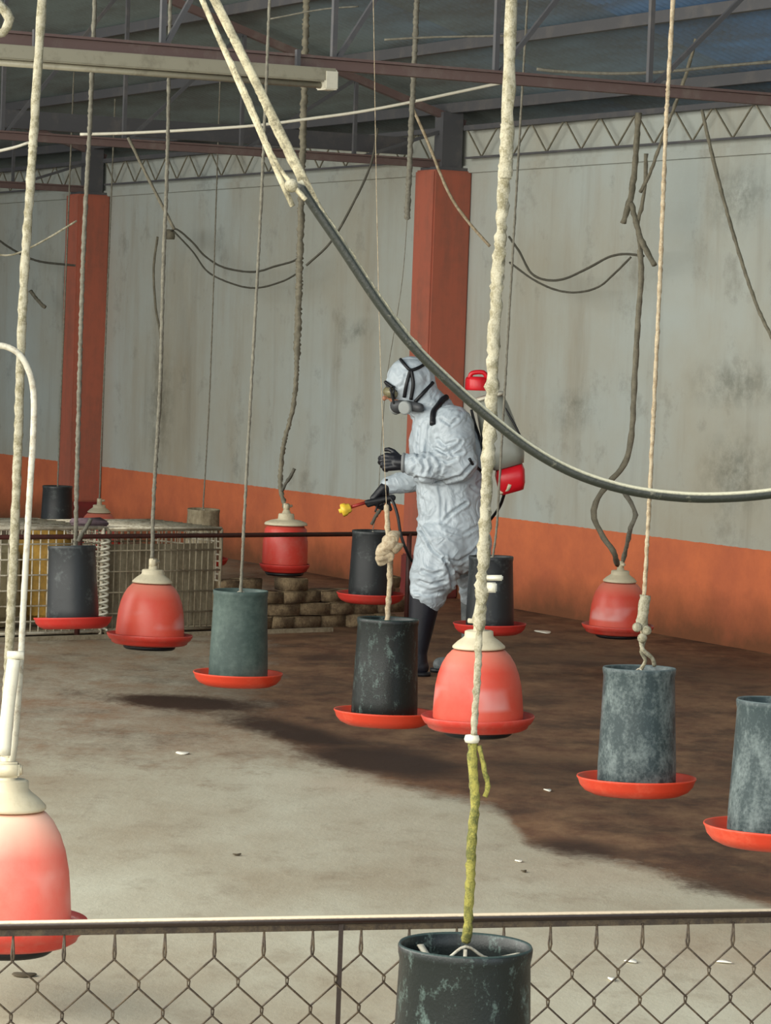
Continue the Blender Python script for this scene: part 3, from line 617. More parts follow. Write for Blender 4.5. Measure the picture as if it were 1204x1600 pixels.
cable([(246, 370), (240, 420), (243, 480), (250, 520), (252, 560), (250, 640), (244, 690)], 0.010, 'strap', 'thin cord dangling on the wall under the junction cup', wall=0.3)
cable([(795, 370), (812, 395), (828, 425), (850, 437), (880, 436), (920, 418), (950, 402), (975, 397), (1005, 400)], 0.008, 'wire_dark', 'upper dark cable sagging on the right wall', wall=0.35)
cable([(796, 410), (830, 435), (865, 452), (900, 457), (935, 448), (962, 425), (985, 402)], 0.007, 'wire_dark', 'lower cable sagging on the right wall', wall=0.33)
cable([(997, 176), (991, 260), (986, 300), (980, 325), (973, 348)], 0.018, 'strap', 'dark dusty strap hanging from the lattice beam on the right wall', cat='strap', name='dusty_strap', fuzz=0.25, wall=0.4)
cable([(1009, 240), (1007, 290), (1003, 320), (996, 352), (1000, 395)], 0.012, 'strap', 'short dusty strand beside the dark strap on the right wall', cat='strap', name='dusty_strap', fuzz=0.25, wall=0.38)
cable([(986, 318), (998, 365), (1008, 390), (1022, 413)], 0.018, 'strap', 'slanting dusty strap end above the cable on the right wall', cat='strap', name='dusty_strap', fuzz=0.25, wall=0.4)
cable([(999, 390, 17.6), (1001, 430, 17.6), (996, 500, 17.6), (991, 590, 17.6), (986, 680, 17.6), (975, 725, 17.6), (950, 755, 17.6), (930, 785, 17.6), (928, 810, 17.6), (942, 840, 17.6), (958, 862, 17.6), (964, 882, 17.75)], 0.016, 'strap', 'dusty hose winding down to the red drinker by the right wall', cat='hose', name='dusty_hose', fuzz=0.15)
cable([(972, 765, 17.9), (985, 785, 17.9), (993, 805, 17.9), (985, 825, 17.9), (972, 880, 18.1)], 0.013, 'rope_grey', 'short knotted rope above the red drinker by the right wall', cat='rope', name='rope', fuzz=0.35)
cable([(1096, 172), (1115, 255), (1128, 305), (1145, 365), (1165, 430), (1187, 490), (1215, 545)], 0.011, 'strap', 'long cable slanting down the right wall to the right edge', wall=0.3, fuzz=0.2)
cable([(1000, 300), (1015, 270), (1035, 215), (1070, 120), (1090, 50)], 0.010, 'strap', 'thin cobwebbed cord rising from the dark strap to the roof', wall=0.6, fuzz=0.3)
cable([(640, 160, 20.5), (665, 215, 20.5), (700, 300, 20.5), (730, 345, 20.5), (765, 385, 20.5)], 0.010, 'rope_tan', 'slack cord slanting across the top of the pillar behind the worker')
cable([(590, 200, 21), (578, 260, 21), (545, 330, 21), (515, 380, 21), (478, 415, 21)], 0.008, 'wire_dark', 'slack cable slanting down from roof to the hanging strap')
cable([(200, 215, 20), (222, 260, 20), (250, 315, 20), (272, 358, 20)], 0.010, 'strap', 'short cord from the roof truss to the junction cup')
cable([(-20, 240, 16.5), (20, 231, 16.5), (48, 222, 16.5)], 0.008, 'white', 'short pale cable at top left beside the cream rope')
cable([(125, 210, 19), (200, 208, 19), (300, 203, 19), (400, 196, 19), (480, 186, 19), (560, 175, 19), (640, 160, 19), (710, 145, 19), (790, 128, 19)], 0.0095, 'white', 'long white pipe-like cable sweeping under the roof at left', fuzz=0.03)
cable([(838, 108, 16.2), (880, 112, 16.2), (960, 115, 16.2), (1040, 112, 16.2), (1120, 104, 16.2), (1260, 92, 16.2)], 0.0085, 'rope_grey', 'pale cable under the roof at top right', fuzz=0.05)
cable([(-20, 395, 18), (20, 398, 18), (70, 375, 18), (120, 345, 18)], 0.006, 'rope', 'thin pale cord crossing left of the left pillar')
cable([(-20, 362), (20, 390), (60, 408), (118, 415)], 0.010, 'wire_dark', 'dark cable on the wall left of the left pillar', wall=0.3)
cable([(48, 455), (58, 468), (70, 480)], 0.016, 'strap', 'small dark rag scrap hanging at left beside the cream rope', cat='rag', name='rag_scrap', wall=0.3, fuzz=0.3)
cable([(420, 30, 15), (500, 15, 15), (560, 10, 15)], 0.004, 'rope_grey', 'cobweb cord near the roof at top centre')
cable([(600, 62, 16.5), (680, 58, 16.5), (790, 56, 16.5)], 0.006, 'rope_grey', 'pale cord under the roof right of centre')
cable([(-30, -20, 8), (0, 8, 8), (14, 30, 8), (5, 52, 8), (-30, 52, 8)], 0.012, 'rope', 'loop of cream rope in the top left corner', cat='rope', name='rope', fuzz=0.2)
base = pl(264, 368, 0.35); bm = bmesh.new()
lathe(bm, [(0, 0.05), (0.03, 0.05), (0.045, 0.03), (0.05, -0.01), (0.045, -0.03), (0, -0.03)], 20)
o = link('junction_cup', bm, 'strap'); o.location = base; tag(o, 'small round dusty cup where the sagging cables meet at left', 'electrical fitting')
# ------------------------------------------------------------------ front fence
def zig_mesh(bm, A, B, z0, z1, pitch, r, seg=5):
    """chain-link: zig-zag wires hung side by side between A and B"""
    L = (B - A).length; d = (B - A).normalized(); nrm = d.cross(Vector((0, 0, 1))).normalized(); hp = pitch / 2
    n = int(L / hp); rowh = pitch * 0.58
    for i in range(n):
        x0 = i * hp; pts = []; k = 0; z = z1
        start = i % 2
        pts.append(A + d * (x0 + (hp if start else 0)) + Vector((0, 0, z1)))
        z = z1 - rowh * 0.75; side = start
        while z > z0:
            x = x0 + (hp * 1.04 if side else -hp * 0.04)
            off = nrm * (r * 1.4 if side else -r * 1.4)
            pts.append(A + d * x + off + Vector((0, 0, z + rowh * 0.09))); pts.append(A + d * x - off * 0.5 + Vector((0, 0, z - rowh * 0.09)))
            z -= rowh; side = 1 - side
        if len(pts) > 2: tube(bm, pts, r, seg)
def front_fence():
    A = at(0, 1446, 5.86); B = at(1204, 1426, 6.30); d = (B - A).normalized(); A0 = A - d * 1.4; B0 = B + d * 1.6
    z = A.z; A0.z = B0.z = (A.z + B.z) / 2; slope = (B.z - A.z) / (B - A).length
    t = thing('mesh_fence', 'low chain-link fence with dark top rail crossing the foreground', 'fence', (A0.x, A0.y, 0))
    O = Vector((A0.x, A0.y, 0)); zt = A0.z; a = A0 - O; b = B0 - O
    # keep the true rail heights at both measured ends
    s1 = A.z + slope * -1.4; s2 = B.z + slope * 1.6; a.z = s1; b.z = s2
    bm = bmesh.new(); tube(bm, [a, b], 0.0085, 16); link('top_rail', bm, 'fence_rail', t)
    bm = bmesh.new(); q = Vector((0, 0, -0.014)); bar(bm, a + q + d.cross(Vector((0, 0, 1))) * -0.004, b + q + d.cross(Vector((0, 0, 1))) * -0.004, 0.004, 0.014); o = link('tie_strip', bm, 'fence_wire', t, False)
    bm = bmesh.new(); a2 = a.copy(); b2 = b.copy(); zc = (a.z + b.z) / 2 - 0.018; a2.z = b2.z = 0
    zig_mesh(bm, a2, b2, 0.02, zc, 0.095, 0.0020, 6)
    o = link('chain_link_mesh', bm, 'fence_wire', t)
    for px in (533,):
        p = at(px, 1440, 6.05) - O
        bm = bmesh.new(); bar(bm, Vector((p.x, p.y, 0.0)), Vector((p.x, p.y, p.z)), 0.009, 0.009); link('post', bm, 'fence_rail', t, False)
    for e, f in ((a, 0.02), (b, -0.02)):
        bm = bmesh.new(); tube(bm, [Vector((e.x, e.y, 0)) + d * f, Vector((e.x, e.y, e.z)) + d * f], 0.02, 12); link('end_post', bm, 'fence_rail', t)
front_fence()
# ------------------------------------------------------------------ far rail fence, rubble kerb and wire crates
KA = Vector((-2.0, 18.4, 0)); KB = Vector((-0.28, 19.7, 0)); KD = (KB - KA).normalized(); KN = Vector((-KD.y, KD.x, 0))
def far_fence():
    A = KA - KD * 2.2; B = KB + KD * 0.62; z = 0.59
    t = thing('rail_fence', 'rusty rail on posts in front of the wire crates, ending behind the worker', 'fence', A)
    a = Vector((0, 0, z)); b = B - A + Vector((0, 0, z))
    bm = bmesh.new(); tube(bm, [a, b], 0.014, 10); link('rail', bm, 'rust', t)
    for f in (0.02, 0.5, 0.985):
        p = (B - A) * f; bm = bmesh.new(); tube(bm, [p, p + Vector((0, 0, z))], 0.016, 8); link('post', bm, 'rust', t)
    # low rubble kerb
    A2 = KA + KD * 0.95; L = (KB + KD * 0.25 - A2).length; A2 = A2 + KD * 0.45; L -= 0.2
    t2 = thing('rubble_kerb', 'low crumbling brick kerb under the straight-sided red drinker', 'kerb', A2)
    bm = bmesh.new(); random.seed(3)
    for row in range(4):
        x = -0.05 * (row % 2)
        while x < L:
            w = random.uniform(0.13, 0.24); h = 0.075
            c = KD * (x + w / 2) + KN * random.uniform(0.17, 0.21) + Vector((0, 0, 0.04 + row * 0.078))
            if row < 3 or random.random() < 0.6:
                box(bm, c, KD * (w / 2 - 0.002), KN * random.uniform(0.06, 0.075), Vector((0, 0, h / 2 + random.uniform(-0.002, 0.002))), 0.005)
            x += w
    for v in bm.verts: v.co += 0.010 * Vector((noise.noise(v.co * 14), noise.noise(v.co * 14 + Vector((5, 0, 0))), noise.noise(v.co * 14 + Vector((0, 5, 0)))))
    link('bricks', bm, 'kerb', t2)
    # pale floor edge strip
    bm = bmesh.new(); bar(bm, Vector((0, 0, 0)), KD * 2.75, 0.03, 0.025); o = link('edging_strip', bm, 'crate_dim', smooth=False); o.location = KA - KD * 0.7 - KN * 0.10 + Vector((0, 0, 0.0125))
    tag(o, 'pale narrow edging strip on the floor in front of the crates', 'edging')
far_fence()
def wire_crate(x0, x1, dep, h, mat, label, rows, nv, sack=False, dense=False):
    A = KA + KD * x0 + KN * 0.12; L = x1 - x0
    t = thing('wire_crate', label, 'crate', A)
    def P(x, y, z): return KD * x + KN * y + Vector((0, 0, z))
    def wire(bm, a, b, r=0.004): tube(bm, [a, b], r, 5)
    bm = bmesh.new()
    for (y) in (0, dep):
        for z in (0.02, h): wire(bm, P(0, y, z), P(L, y, z), 0.011)
        for x in (0, L): wire(bm, P(x, y, 0.0), P(x, y, h), 0.012)
    for x in (0, L):
        for z in (0.02, h): wire(bm, P(x, 0, z), P(x, dep, z), 0.011)
    link('frame', bm, mat, t)
    for nm, y in (('front_grille', 0.0), ('back_grille', dep)):
        bm = bmesh.new()
        for i in range(nv + 1): wire(bm, P(L * i / nv, y, 0.02), P(L * i / nv, y, h), 0.0045)
        for j in range(rows + 1): wire(bm, P(0, y - 0.006, h * j / rows if j else 0.02), P(L, y - 0.006, h * j / rows if j else 0.02), 0.005)
        link(nm, bm, mat, t)
    for x in (0, L):
        bm = bmesh.new(); m = int(dep / 0.05)
        for i in range(m + 1): wire(bm, P(x, dep * i / m, 0.02), P(x, dep * i / m, h), 0.0045)
        for j in range(rows * 3): wire(bm, P(x, 0, 0.03 + (h - 0.03) * j / (rows * 3)), P(x, dep, 0.03 + (h - 0.03) * j / (rows * 3)), 0.0055)
        link('side_grille', bm, 'crate', t)
    bm = bmesh.new()
    for i in range(nv + 1): wire(bm, P(L * i / nv, 0, h), P(L * i / nv, dep, h), 0.0045)
    for j in range(8): wire(bm, P(0, dep * j / 7, h + 0.006), P(L, dep * j / 7, h + 0.006), 0.008)
    link('top_grille', bm, 'crate', t)
    bm = bmesh.new(); box(bm, P(L / 2, dep / 2, 0.03), KD * L / 2, KN * dep / 2, Vector((0, 0, 0.008)))
    link('floor_panel', bm, 'panel', t, False)
    if dense:
        bm = bmesh.new(); box(bm, P(L / 2, 0.05, h / 2 - 0.03), KD * (L / 2 - 0.02), KN * 0.006, Vector((0, 0, h / 2 - 0.06))); link('inner_panel', bm, 'panel', t, False)
    return t, P
t, P = wire_crate(-0.75, 0.52, 0.75, 0.63, 'crate', 'left pale wire crate behind the tilted black feeder', 7, 24, dense=False)
bm = bmesh.new(); cc_ = P(1.27, -0.03, 0)
tube(bm, [cc_ + Vector((0.024 * math.cos(k * math.pi / 6), 0.024 * math.sin(k * math.pi / 6), 0.03 + 0.56 * k / 192)) for k in range(193)], 0.007, 6)
o = link('corner_coil', bm, 'white', t); o['label'] = 'bright coiled wire at the corner of the crate'
A_ = KA + KD * -0.75 + KN * 0.12
bm = bmesh.new(); box(bm, P(1.0, 0.2, 0.33), KD * 0.12, KN * 0.15, Vector((0, 0, 0.27)), 0.05)
for v in bm.verts: v.co += 0.02 * Vector((noise.noise(v.co * 9), 0, noise.noise(v.co * 9 + Vector((3, 0, 0)))))
o = link('feed_sack', bm, 'sack'); o.location = A_ + Vector((0, 0, 0.0)); tag(o, 'yellow sack standing inside the left wire crate', 'sack')
bm = bmesh.new(); box(bm, P(0.42, 0.25, 0.30), KD * 0.38, KN * 0.2, Vector((0, 0, 0.26)), 0.06)
for v in bm.verts: v.co += 0.03 * Vector((noise.noise(v.co * 7), 0, noise.noise(v.co * 7 + Vector((3, 0, 0)))))
o = link('feed_sack', bm, dusty('pale_sack', (196, 184, 146), (150, 136, 100), 6, 0.4, 0.7, 0.9)); o.location = A_; tag(o, 'wide pale sack lying inside the left wire crate', 'sack')
wire_crate(0.56, 1.36, 0.75, 0.62, 'crate_dim', 'right brown-grey wire crate behind the bright red left drinker', 5, 18, dense=True)
A3 = KA + KD * 0.46 + KN * 0.1
bm = bmesh.new(); box(bm, Vector((0, 0, 0)), KD * 0.11, KN * 0.05, Vector((0, 0, 0.018)), 0.01)
for v in bm.verts: v.co += 0.015 * Vector((0, 0, noise.noise(v.co * 12)))
o = link('folded_cloth', bm, dusty('purple_grey_cloth', (110, 92, 98), (80, 66, 70), 8, 0.4, 0.7, 0.9)); o.location = A3 + Vector((0, 0, 0.662)) + KN * 0.08
tag(o, 'small purple-grey cloth lying on top where the two crates meet', 'cloth')
# bits on the floor
def flat_bit(px, py, lx, ly, mat, name, label, cat, rz=0.4):
    p = fl(px, py); bm = bmesh.new(); n = 12
    for i in range(n): pass
    lathe(bm, [(0, 0.0), (1, 0.0), (0.9, 0.3), (0, 0.5)], 14)
    for v in bm.verts:
        v.co.x *= lx; v.co.y *= ly * (1 - 0.4 * max(0, v.co.x / lx)); v.co.z = v.co.z * 0.012 + 0.004 * abs(v.co.x / lx)
    o = link(name, bm, mat); o.location = p + Vector((0, 0, 0.001)); o.rotation_euler = (0, 0, rz); tag(o, label, cat)
flat_bit(370, 1337, 0.016, 0.011, 'leaf', 'dry_leaf', 'small dark leaf on the bare floor left of centre', 'leaf')
flat_bit(810, 1347, 0.014, 0.016, 'feather', 'feather', 'tiny white feather on the floor right of the green rope', 'feather')
flat_bit(818, 1363, 0.010, 0.012, 'leaf', 'droppings', 'tiny dark dropping on the floor below the white feather', 'dropping')
flat_bit(985, 1504, 0.018, 0.022, 'feather', 'feather', 'white feather seen through the fence right of the front feeder', 'feather', 0.9)
flat_bit(955, 1532, 0.010, 0.025, 'feather', 'feather', 'small slim feather behind the fence, below the larger one', 'feather', 0.2)
flat_bit(1130, 1505, 0.014, 0.028, 'feather', 'feather', 'rounded white feather behind the fence near the right edge', 'feather', 1.3)
flat_bit(848, 988, 0.05, 0.10, 'feather', 'feather', 'white scrap on the dirty floor just right of the feeder behind the worker', 'scrap', 0.3)
flat_bit(38, 1525, 0.035, 0.03, 'leaf', 'dry_leaf', 'brown clump on the floor below the closest red drinker', 'leaf', 0.1)
flat_bit(855, 1236, 0.015, 0.03, 'feather', 'feather', 'pale speck of feather left of the grey-green feeder tray', 'feather', 0.3)
flat_bit(285, 1178, 0.03, 0.04, 'feather', 'feather', 'pale scrap on the brown floor below the green-grey feeder', 'scrap', 0.1)
# ------------------------------------------------------------------ the worker
WD = 17.24
L0 = fl(705, 1052); L0 = Vector((at(705, 1052, WD).x, at(705, 1052, WD).y, 0))
def pp(px, py, dd=0.0): return at(px, py, WD + dd) - L0
PX = WD / F                                           # metres per pixel at the worker
def cap(bm, a, b, ra, rb, seg=20):
    d = (b - a); L = d.length; t = d.normalized(); pts = []; rs = []
    for k in range(0, 5):
        an = math.pi / 2 * (1 - k / 4.0); pts.append(a - t * ra * math.sin(an)); rs.append(max(0.001, ra * math.cos(an)))
    for k in range(1, 6): pts.append(a + d * k / 6); rs.append(ra + (rb - ra) * k / 6)
    for k in range(0, 5):
        an = math.pi / 2 * (k / 4.0); pts.append(b + t * rb * math.sin(an)); rs.append(max(0.001, rb * math.cos(an)))
    n = len(pts); tube(bm, pts, lambda f: rs[int(round(f * (n - 1)))], seg)
def loft(bm, rings, seg=28):
    """rings: (centre, half width along image, half depth)"""
    R_ = []; X = Vector((1, 0, 0)); Y = Vector((0, 1, 0))
    for c, w, dpt in rings: R_.append([bm.verts.new(c + X * w * math.cos(2 * math.pi * i / seg) + Y * dpt * math.sin(2 * math.pi * i / seg)) for i in range(seg)])
    for a, b in zip(R_, R_[1:]): quad_ring(bm, a, b)
    bm.faces.new(R_[0]); bm.faces.new(R_[-1][::-1])
def ell(bm, c, rx, ry, rz, rot=0.0):
    m = Matrix.Translation(c) @ Matrix.Rotation(rot, 4, 'Y') @ Matrix.Diagonal((rx, ry, rz, 1))
    bmesh.ops.create_icosphere(bm, subdivisions=4, radius=1.0, matrix=m)
def baked(name, bm, voxel, smooth=6, disp=None):
    me = bpy.data.meshes.new(name + '_tmp'); bmesh.ops.recalc_face_normals(bm, faces=bm.faces[:]); bm.to_mesh(me); bm.free()
    o = bpy.data.objects.new(name + '_tmp', me); COL.objects.link(o)
    r = o.modifiers.new('r', 'REMESH'); r.mode = 'VOXEL'; r.voxel_size = voxel
    s = o.modifiers.new('s', 'SMOOTH'); s.factor = 0.5; s.iterations = smooth
    dg = bpy.context.evaluated_depsgraph_get(); out = bpy.data.meshes.new_from_object(o.evaluated_get(dg))
    bpy.data.objects.remove(o)
    if disp:
        import numpy as np
        nrm = [v.normal.copy() for v in out.vertices]
        for v, n_ in zip(out.vertices, nrm): v.co += n_ * disp(v.co)
    return out
def person():
    t = thing('person', 'person in a white hooded coverall, bowed, spraying disinfectant with a backpack sprayer', 'person', L0)
    N, Fd = -0.17, 0.17                                # near and far side offsets
    # ---- body: one continuous figure under the clothing
    bm = bmesh.new()
    cap(bm, pp(640, 598), pp(627, 622), 0.085, 0.062); cap(bm, pp(648, 625), pp(676, 655), 0.055, 0.06)
    loft(bm, [(pp(690, 645), 0.10, 0.13), (pp(697, 690), 0.14, 0.155), (pp(702, 760), 0.12, 0.13), (pp(707, 820), 0.13, 0.15), (pp(709, 875), 0.10, 0.14)])
    ell(bm, pp(600, 622, -0.0), 0.016, 0.014, 0.02)     # nose bridge
    ell(bm, pp(642, 612, -0.078), 0.02, 0.012, 0.03)    # ear
    cap(bm, pp(706, 668, N), pp(716, 722, N - 0.05), 0.055, 0.042); cap(bm, pp(716, 722, N - 0.05), pp(636, 724, N - 0.02), 0.042, 0.028)
    cap(bm, pp(690, 668, Fd), pp(690, 735, Fd + 0.02), 0.055, 0.042); cap(bm, pp(690, 735, Fd + 0.02), pp(606, 760, Fd - 0.02), 0.042, 0.028)
    cap(bm, pp(694, 850, N * 0.5), pp(668, 920, N * 0.6), 0.085, 0.058); cap(bm, pp(668, 920, N * 0.6), pp(650, 1015, N * 0.6), 0.058, 0.038)
    cap(bm, pp(650, 1015, N * 0.6), pp(622, 1040, N * 0.6), 0.038, 0.034)
    cap(bm, pp(726, 850, Fd * 0.5), pp(736, 920, Fd * 0.7), 0.085, 0.05); cap(bm, pp(736, 920, Fd * 0.7), pp(734, 1010, Fd * 0.9), 0.05, 0.034)
    cap(bm, pp(734, 1010, Fd * 0.9), pp(712, 1030, Fd * 0.9), 0.034, 0.03)
    link('body', baked('body', bm, 0.012, 4), 'skin', t)
    # ---- coverall
    bm = bmesh.new()
    loft(bm, [(pp(676, 634), 0.075, 0.08), (pp(684, 644), 0.115, 0.15), (pp(691, 656), 0.155, 0.195), (pp(697, 690), 0.197, 0.20), (pp(698, 725), 0.197, 0.195), (pp(703, 760), 0.178, 0.185), (pp(706, 800), 0.182, 0.19), (pp(709, 845), 0.188, 0.19), (pp(709, 880), 0.165, 0.17), (pp(709, 893), 0.10, 0.12)])
    ell(bm, pp(641, 597), 0.128, 0.118, 0.135, 0.35); ell(bm, pp(650, 612), 0.112, 0.112, 0.115); cap(bm, pp(652, 618), pp(680, 648), 0.098, 0.11)
    cap(bm, pp(705, 668, N), pp(716, 724, N - 0.05), 0.118, 0.098); cap(bm, pp(716, 724, N - 0.05), pp(668, 730, N - 0.05), 0.094, 0.076); cap(bm, pp(668, 730, N - 0.05), pp(636, 724, N - 0.02), 0.072, 0.050)
    cap(bm, pp(690, 668, Fd), pp(690, 735, Fd + 0.02), 0.105, 0.08); cap(bm, pp(690, 740, Fd + 0.02), pp(608, 758, Fd - 0.02), 0.08, 0.046)
    # legs
    cap(bm, pp(694, 850, N * 0.5), pp(676, 900, N * 0.6), 0.15, 0.125); cap(bm, pp(676, 900, N * 0.6), pp(668, 930, N * 0.6), 0.118, 0.096)
    cap(bm, pp(730, 850, Fd * 0.5), pp(738, 900, Fd * 0.7), 0.13, 0.09); cap(bm, pp(738, 900, Fd * 0.7), pp(736, 932, Fd * 0.7), 0.082, 0.06)
    def fold(c):
        a = noise.noise(c * 5.0 + Vector((3, 1, 0))); w = c * 9.0 + Vector((a * 2.5, 0, a * 2.5)); r = 1 - abs(noise.noise(w)) * 2
        r2 = 1 - abs(noise.noise(c * 21.0 + Vector((a * 3, 0, 0)))) * 2
        # cross folds around elbow, wrist and knee
        e = math.exp(-((c - pp(690, 725, N)).length / 0.2) ** 2) + math.exp(-((c - pp(668, 905, N)).length / 0.17) ** 2)
        return 0.0055 * r + 0.0022 * r2 + 0.008 * e * math.sin(70 * (c.x + c.z * 0.6) + 6 * a) * 0.8
    suit = baked('coverall', bm, 0.007, 6, fold)
    creases = [([(728, 786), (712, 796), (700, 806), (690, 818)], .010), ([(650, 815), (664, 838), (676, 860), (694, 874)], .013), ([(694, 874), (716, 878), (738, 864), (752, 848)], .011),
               ([(672, 663), (667, 690), (664, 715)], .009), ([(655, 668), (652, 700), (651, 720)], .007), ([(686, 758), (690, 785), (689, 812)], .006), ([(694, 874), (703, 892), (706, 915)], .014),
               ([(660, 892), (675, 898), (690, 893)], .010), ([(655, 908), (672, 914), (694, 908)], .010), ([(648, 925), (668, 930), (692, 924)], .008), ([(712, 895), (724, 900), (740, 890)], .010), ([(712, 915), (722, 922), (738, 914)], .009),
               ([(690, 655), (704, 664), (712, 656)], .008), ([(684, 686), (694, 696), (712, 690)], .011), ([(680, 700), (694, 708), (710, 702), (720, 690)], .011), ([(688, 716), (698, 722), (712, 716)], .010), ([(672, 718), (676, 728), (672, 738)], .011),
               ([(684, 716), (690, 728), (686, 740)], .010), ([(660, 720), (664, 730), (660, 740)], .009), ([(646, 716), (650, 726), (646, 734)], .008), ([(652, 746), (690, 752), (720, 744), (738, 724)], .014), ([(700, 700), (708, 712), (722, 706)], .009),
               ([(735, 760), (748, 770), (758, 768)], .006), ([(660, 780), (664, 800), (660, 822)], .007), ([(700, 830), (722, 836), (745, 822)], .006), ([(634, 585), (630, 600), (620, 606)], .004)]
    creases = [(p, a, min(c[0] for c in p) - 14, max(c[0] for c in p) + 14, min(c[1] for c in p) - 14, max(c[1] for c in p) + 14) for p, a in creases]
    nrm0 = [v.normal.copy() for v in suit.vertices]
    for v, vn in zip(suit.vertices, nrm0):
        q = v.co + L0 - CAM; dp = q.dot(FW)
        if vn.dot(q) > 0: continue
        x = W / 2 + F * q.dot(RT) / dp; y = H / 2 - F * q.dot(UP) / dp; tot = 0.0
        for pts, amp, bx0, bx1, by0, by1 in creases:
            if x < bx0 or x > bx1 or y < by0 or y > by1: continue
            m = 99.0
            for (ax_, ay_), (bx_, by_) in zip(pts, pts[1:]):
                ux, uy = bx_ - ax_, by_ - ay_; f = max(0, min(1, ((x - ax_) * ux + (y - ay_) * uy) / (ux * ux + uy * uy)))
                m = min(m, math.hypot(x - ax_ - ux * f, (y - ay_ - uy * f)))
            if m < 14: tot += amp * (-math.exp(-(m / 1.9) ** 2) + 0.6 * math.exp(-((m - 4.6) / 2.4) ** 2))
        v.co += vn * max(-0.018, min(0.014, tot))
    so = link('coverall', suit, 'suit', t); so['label'] = 'white hooded coverall with creased sleeves'
    bmt = bmesh.new(); bmt.from_mesh(suit); bv = BVHTree.FromBMesh(bmt)
    def onsuit(px, py, off=0.006):
        o = CAM - L0; d = ray(px, py).normalized(); hit = bv.ray_cast(o, d)
        return (hit[0] + hit[1] * off) if hit[0] is not None else pp(px, py, -0.12)
    def strap(name, pts, w, parent, mat='black', off=0.006):
        P = resample([onsuit(x, y, off) for x, y in pts], 0.012); bm = bmesh.new(); tube(bm, P, w / 2, 8, sx=1.0); return link(name, bm, mat, parent)
    # cuffs
    bm = bmesh.new(); 
    # ---- goggles
    g = bmesh.new(); ell(g, pp(612, 613, -0.01), 0.050, 0.108, 0.036, 0.15)
    go = link('goggles', g, 'lens', t); go['label'] = 'pale clear safety goggles'
    g = bmesh.new(); c = pp(618, 612, -0.01)
    ringp = [c + Vector((0.0 + 0.012 * math.cos(a), 0.110 * math.cos(a), 0.040 * math.sin(a))) for a in [2 * math.pi * k / 28 for k in range(28)]]
    tube(g, ringp + [ringp[0]], 0.006, 8); cap(g, pp(602, 597, -0.05), pp(612, 604, -0.10), 0.009, 0.008)
    cap(g, pp(610, 608, -0.115), pp(615, 630, -0.105), 0.007, 0.006); link('frame', g, 'black', go)
    # ---- respirator
    g = bmesh.new(); ell(g, pp(622, 634, -0.01), 0.045, 0.062, 0.042); cap(g, pp(628, 632, -0.06), pp(655, 637, -0.13), 0.03, 0.026)
    ro = link('respirator', baked('respirator', g, 0.006, 3), 'resp', t); ro['label'] = 'dark half-mask respirator'
    g = bmesh.new()
    axis = Vector((-0.45, -0.85, -0.15)).normalized(); q = Vector((0, 0, 1)).rotation_difference(axis).to_matrix()
    lathe(g, [(0, 0), (0.030, 0), (0.036, 0.006), (0.038, 0.03), (0.034, 0.038), (0.028, 0.040), (0.0, 0.034)], 28)
    for v in g.verts: v.co = q @ v.co + pp(636, 636, -0.10)
    link('filter', g, 'filter', ro)
    g = bmesh.new(); q2 = Vector((0, 0, 1)).rotation_difference(Vector((-0.5, 0.8, -0.15)).normalized()).to_matrix()
    lathe(g, [(0, 0), (0.030, 0), (0.036, 0.006), (0.038, 0.03), (0.034, 0.038), (0.0, 0.034)], 28)
    for v in g.verts: v.co = q2 @ v.co + pp(622, 636, 0.05)
    link('filter', g, 'filter', ro)
    for pts in ([(626, 563), (633, 571), (641, 579), (652, 576), (664, 569)], [(641, 579), (635, 600), (632, 620)], [(642, 579), (645, 600), (642, 624)], [(648, 628), (660, 614), (675, 598)], [(604, 597), (610, 606), (620, 612)]):
        strap('strap', pts, 0.018 if len(pts) > 3 else 0.020, ro)
    # ---- gloves with five fingers
    def glove(wrist, d, n, hand, curl, name_label, band=None, thumb_curl=0.5):
        """d: wrist->knuckles, n: palm normal (fingers curl towards it), hand: thumb side sign"""
        d = d.normalized(); n = (n - d * n.dot(d)).normalized(); s = d.cross(n) * hand
        bm = bmesh.new()
        cap(bm, wrist - d * 0.02, wrist + d * 0.03, 0.036, 0.034)
        for k in range(4): cap(bm, wrist + d * 0.01 + s * (0.018 - 0.012 * k), wrist + d * 0.088 + s * (0.034 - 0.022 * k), 0.024, 0.0195, 12)
        lens = (0.072, 0.080, 0.074, 0.058)
        for k in range(4):
            p = wrist + d * (0.088 - 0.004 * abs(k - 1)) + s * (0.033 - 0.022 * k); a = 0
            dirv = d
            for j, (lf, cu) in enumerate(((0.45, curl[k] * 0.8), (0.32, curl[k] * 1.1), (0.23, curl[k] * 0.8))):
                a += cu; dirv = d * math.cos(a) + n * math.sin(a); q_ = p + dirv * lens[k] * lf
                cap(bm, p, q_, 0.0128 - 0.001 * j, 0.012 - 0.001 * j, 10); p = q_
        p = wrist + d * 0.025 + s * 0.035
        for j, (l, o_, cu) in enumerate(((0.042, 0.8, 0.25), (0.034, 0.45, 0.5 * thumb_curl * 2), (0.026, 0.15, 0.9 * thumb_curl * 2))):
            dv = (d * 0.8 + s * o_ + n * cu).normalized(); q_ = p + dv * l; cap(bm, p, q_, 0.0145 - 0.001 * j, 0.0135 - 0.001 * j, 10); p = q_
        go_ = link('glove', baked('glove', bm, 0.0042, 2), 'glove', t); go_['label'] = name_label
        if band:
            bm = bmesh.new(); c0 = wrist - d * 0.004
            ring = [c0 + (s * math.cos(a_) * 0.045 + n * math.sin(a_) * 0.040) for a_ in [2 * math.pi * k / 24 for k in range(25)]]
            tube(bm, ring, 0.010, 8, sx=1.0); b_ = link('cuff_band', bm, 'glove_grey', go_); b_['label'] = 'pale grey band round the glove'
        return go_
    w1 = pp(629, 723, N - 0.03)
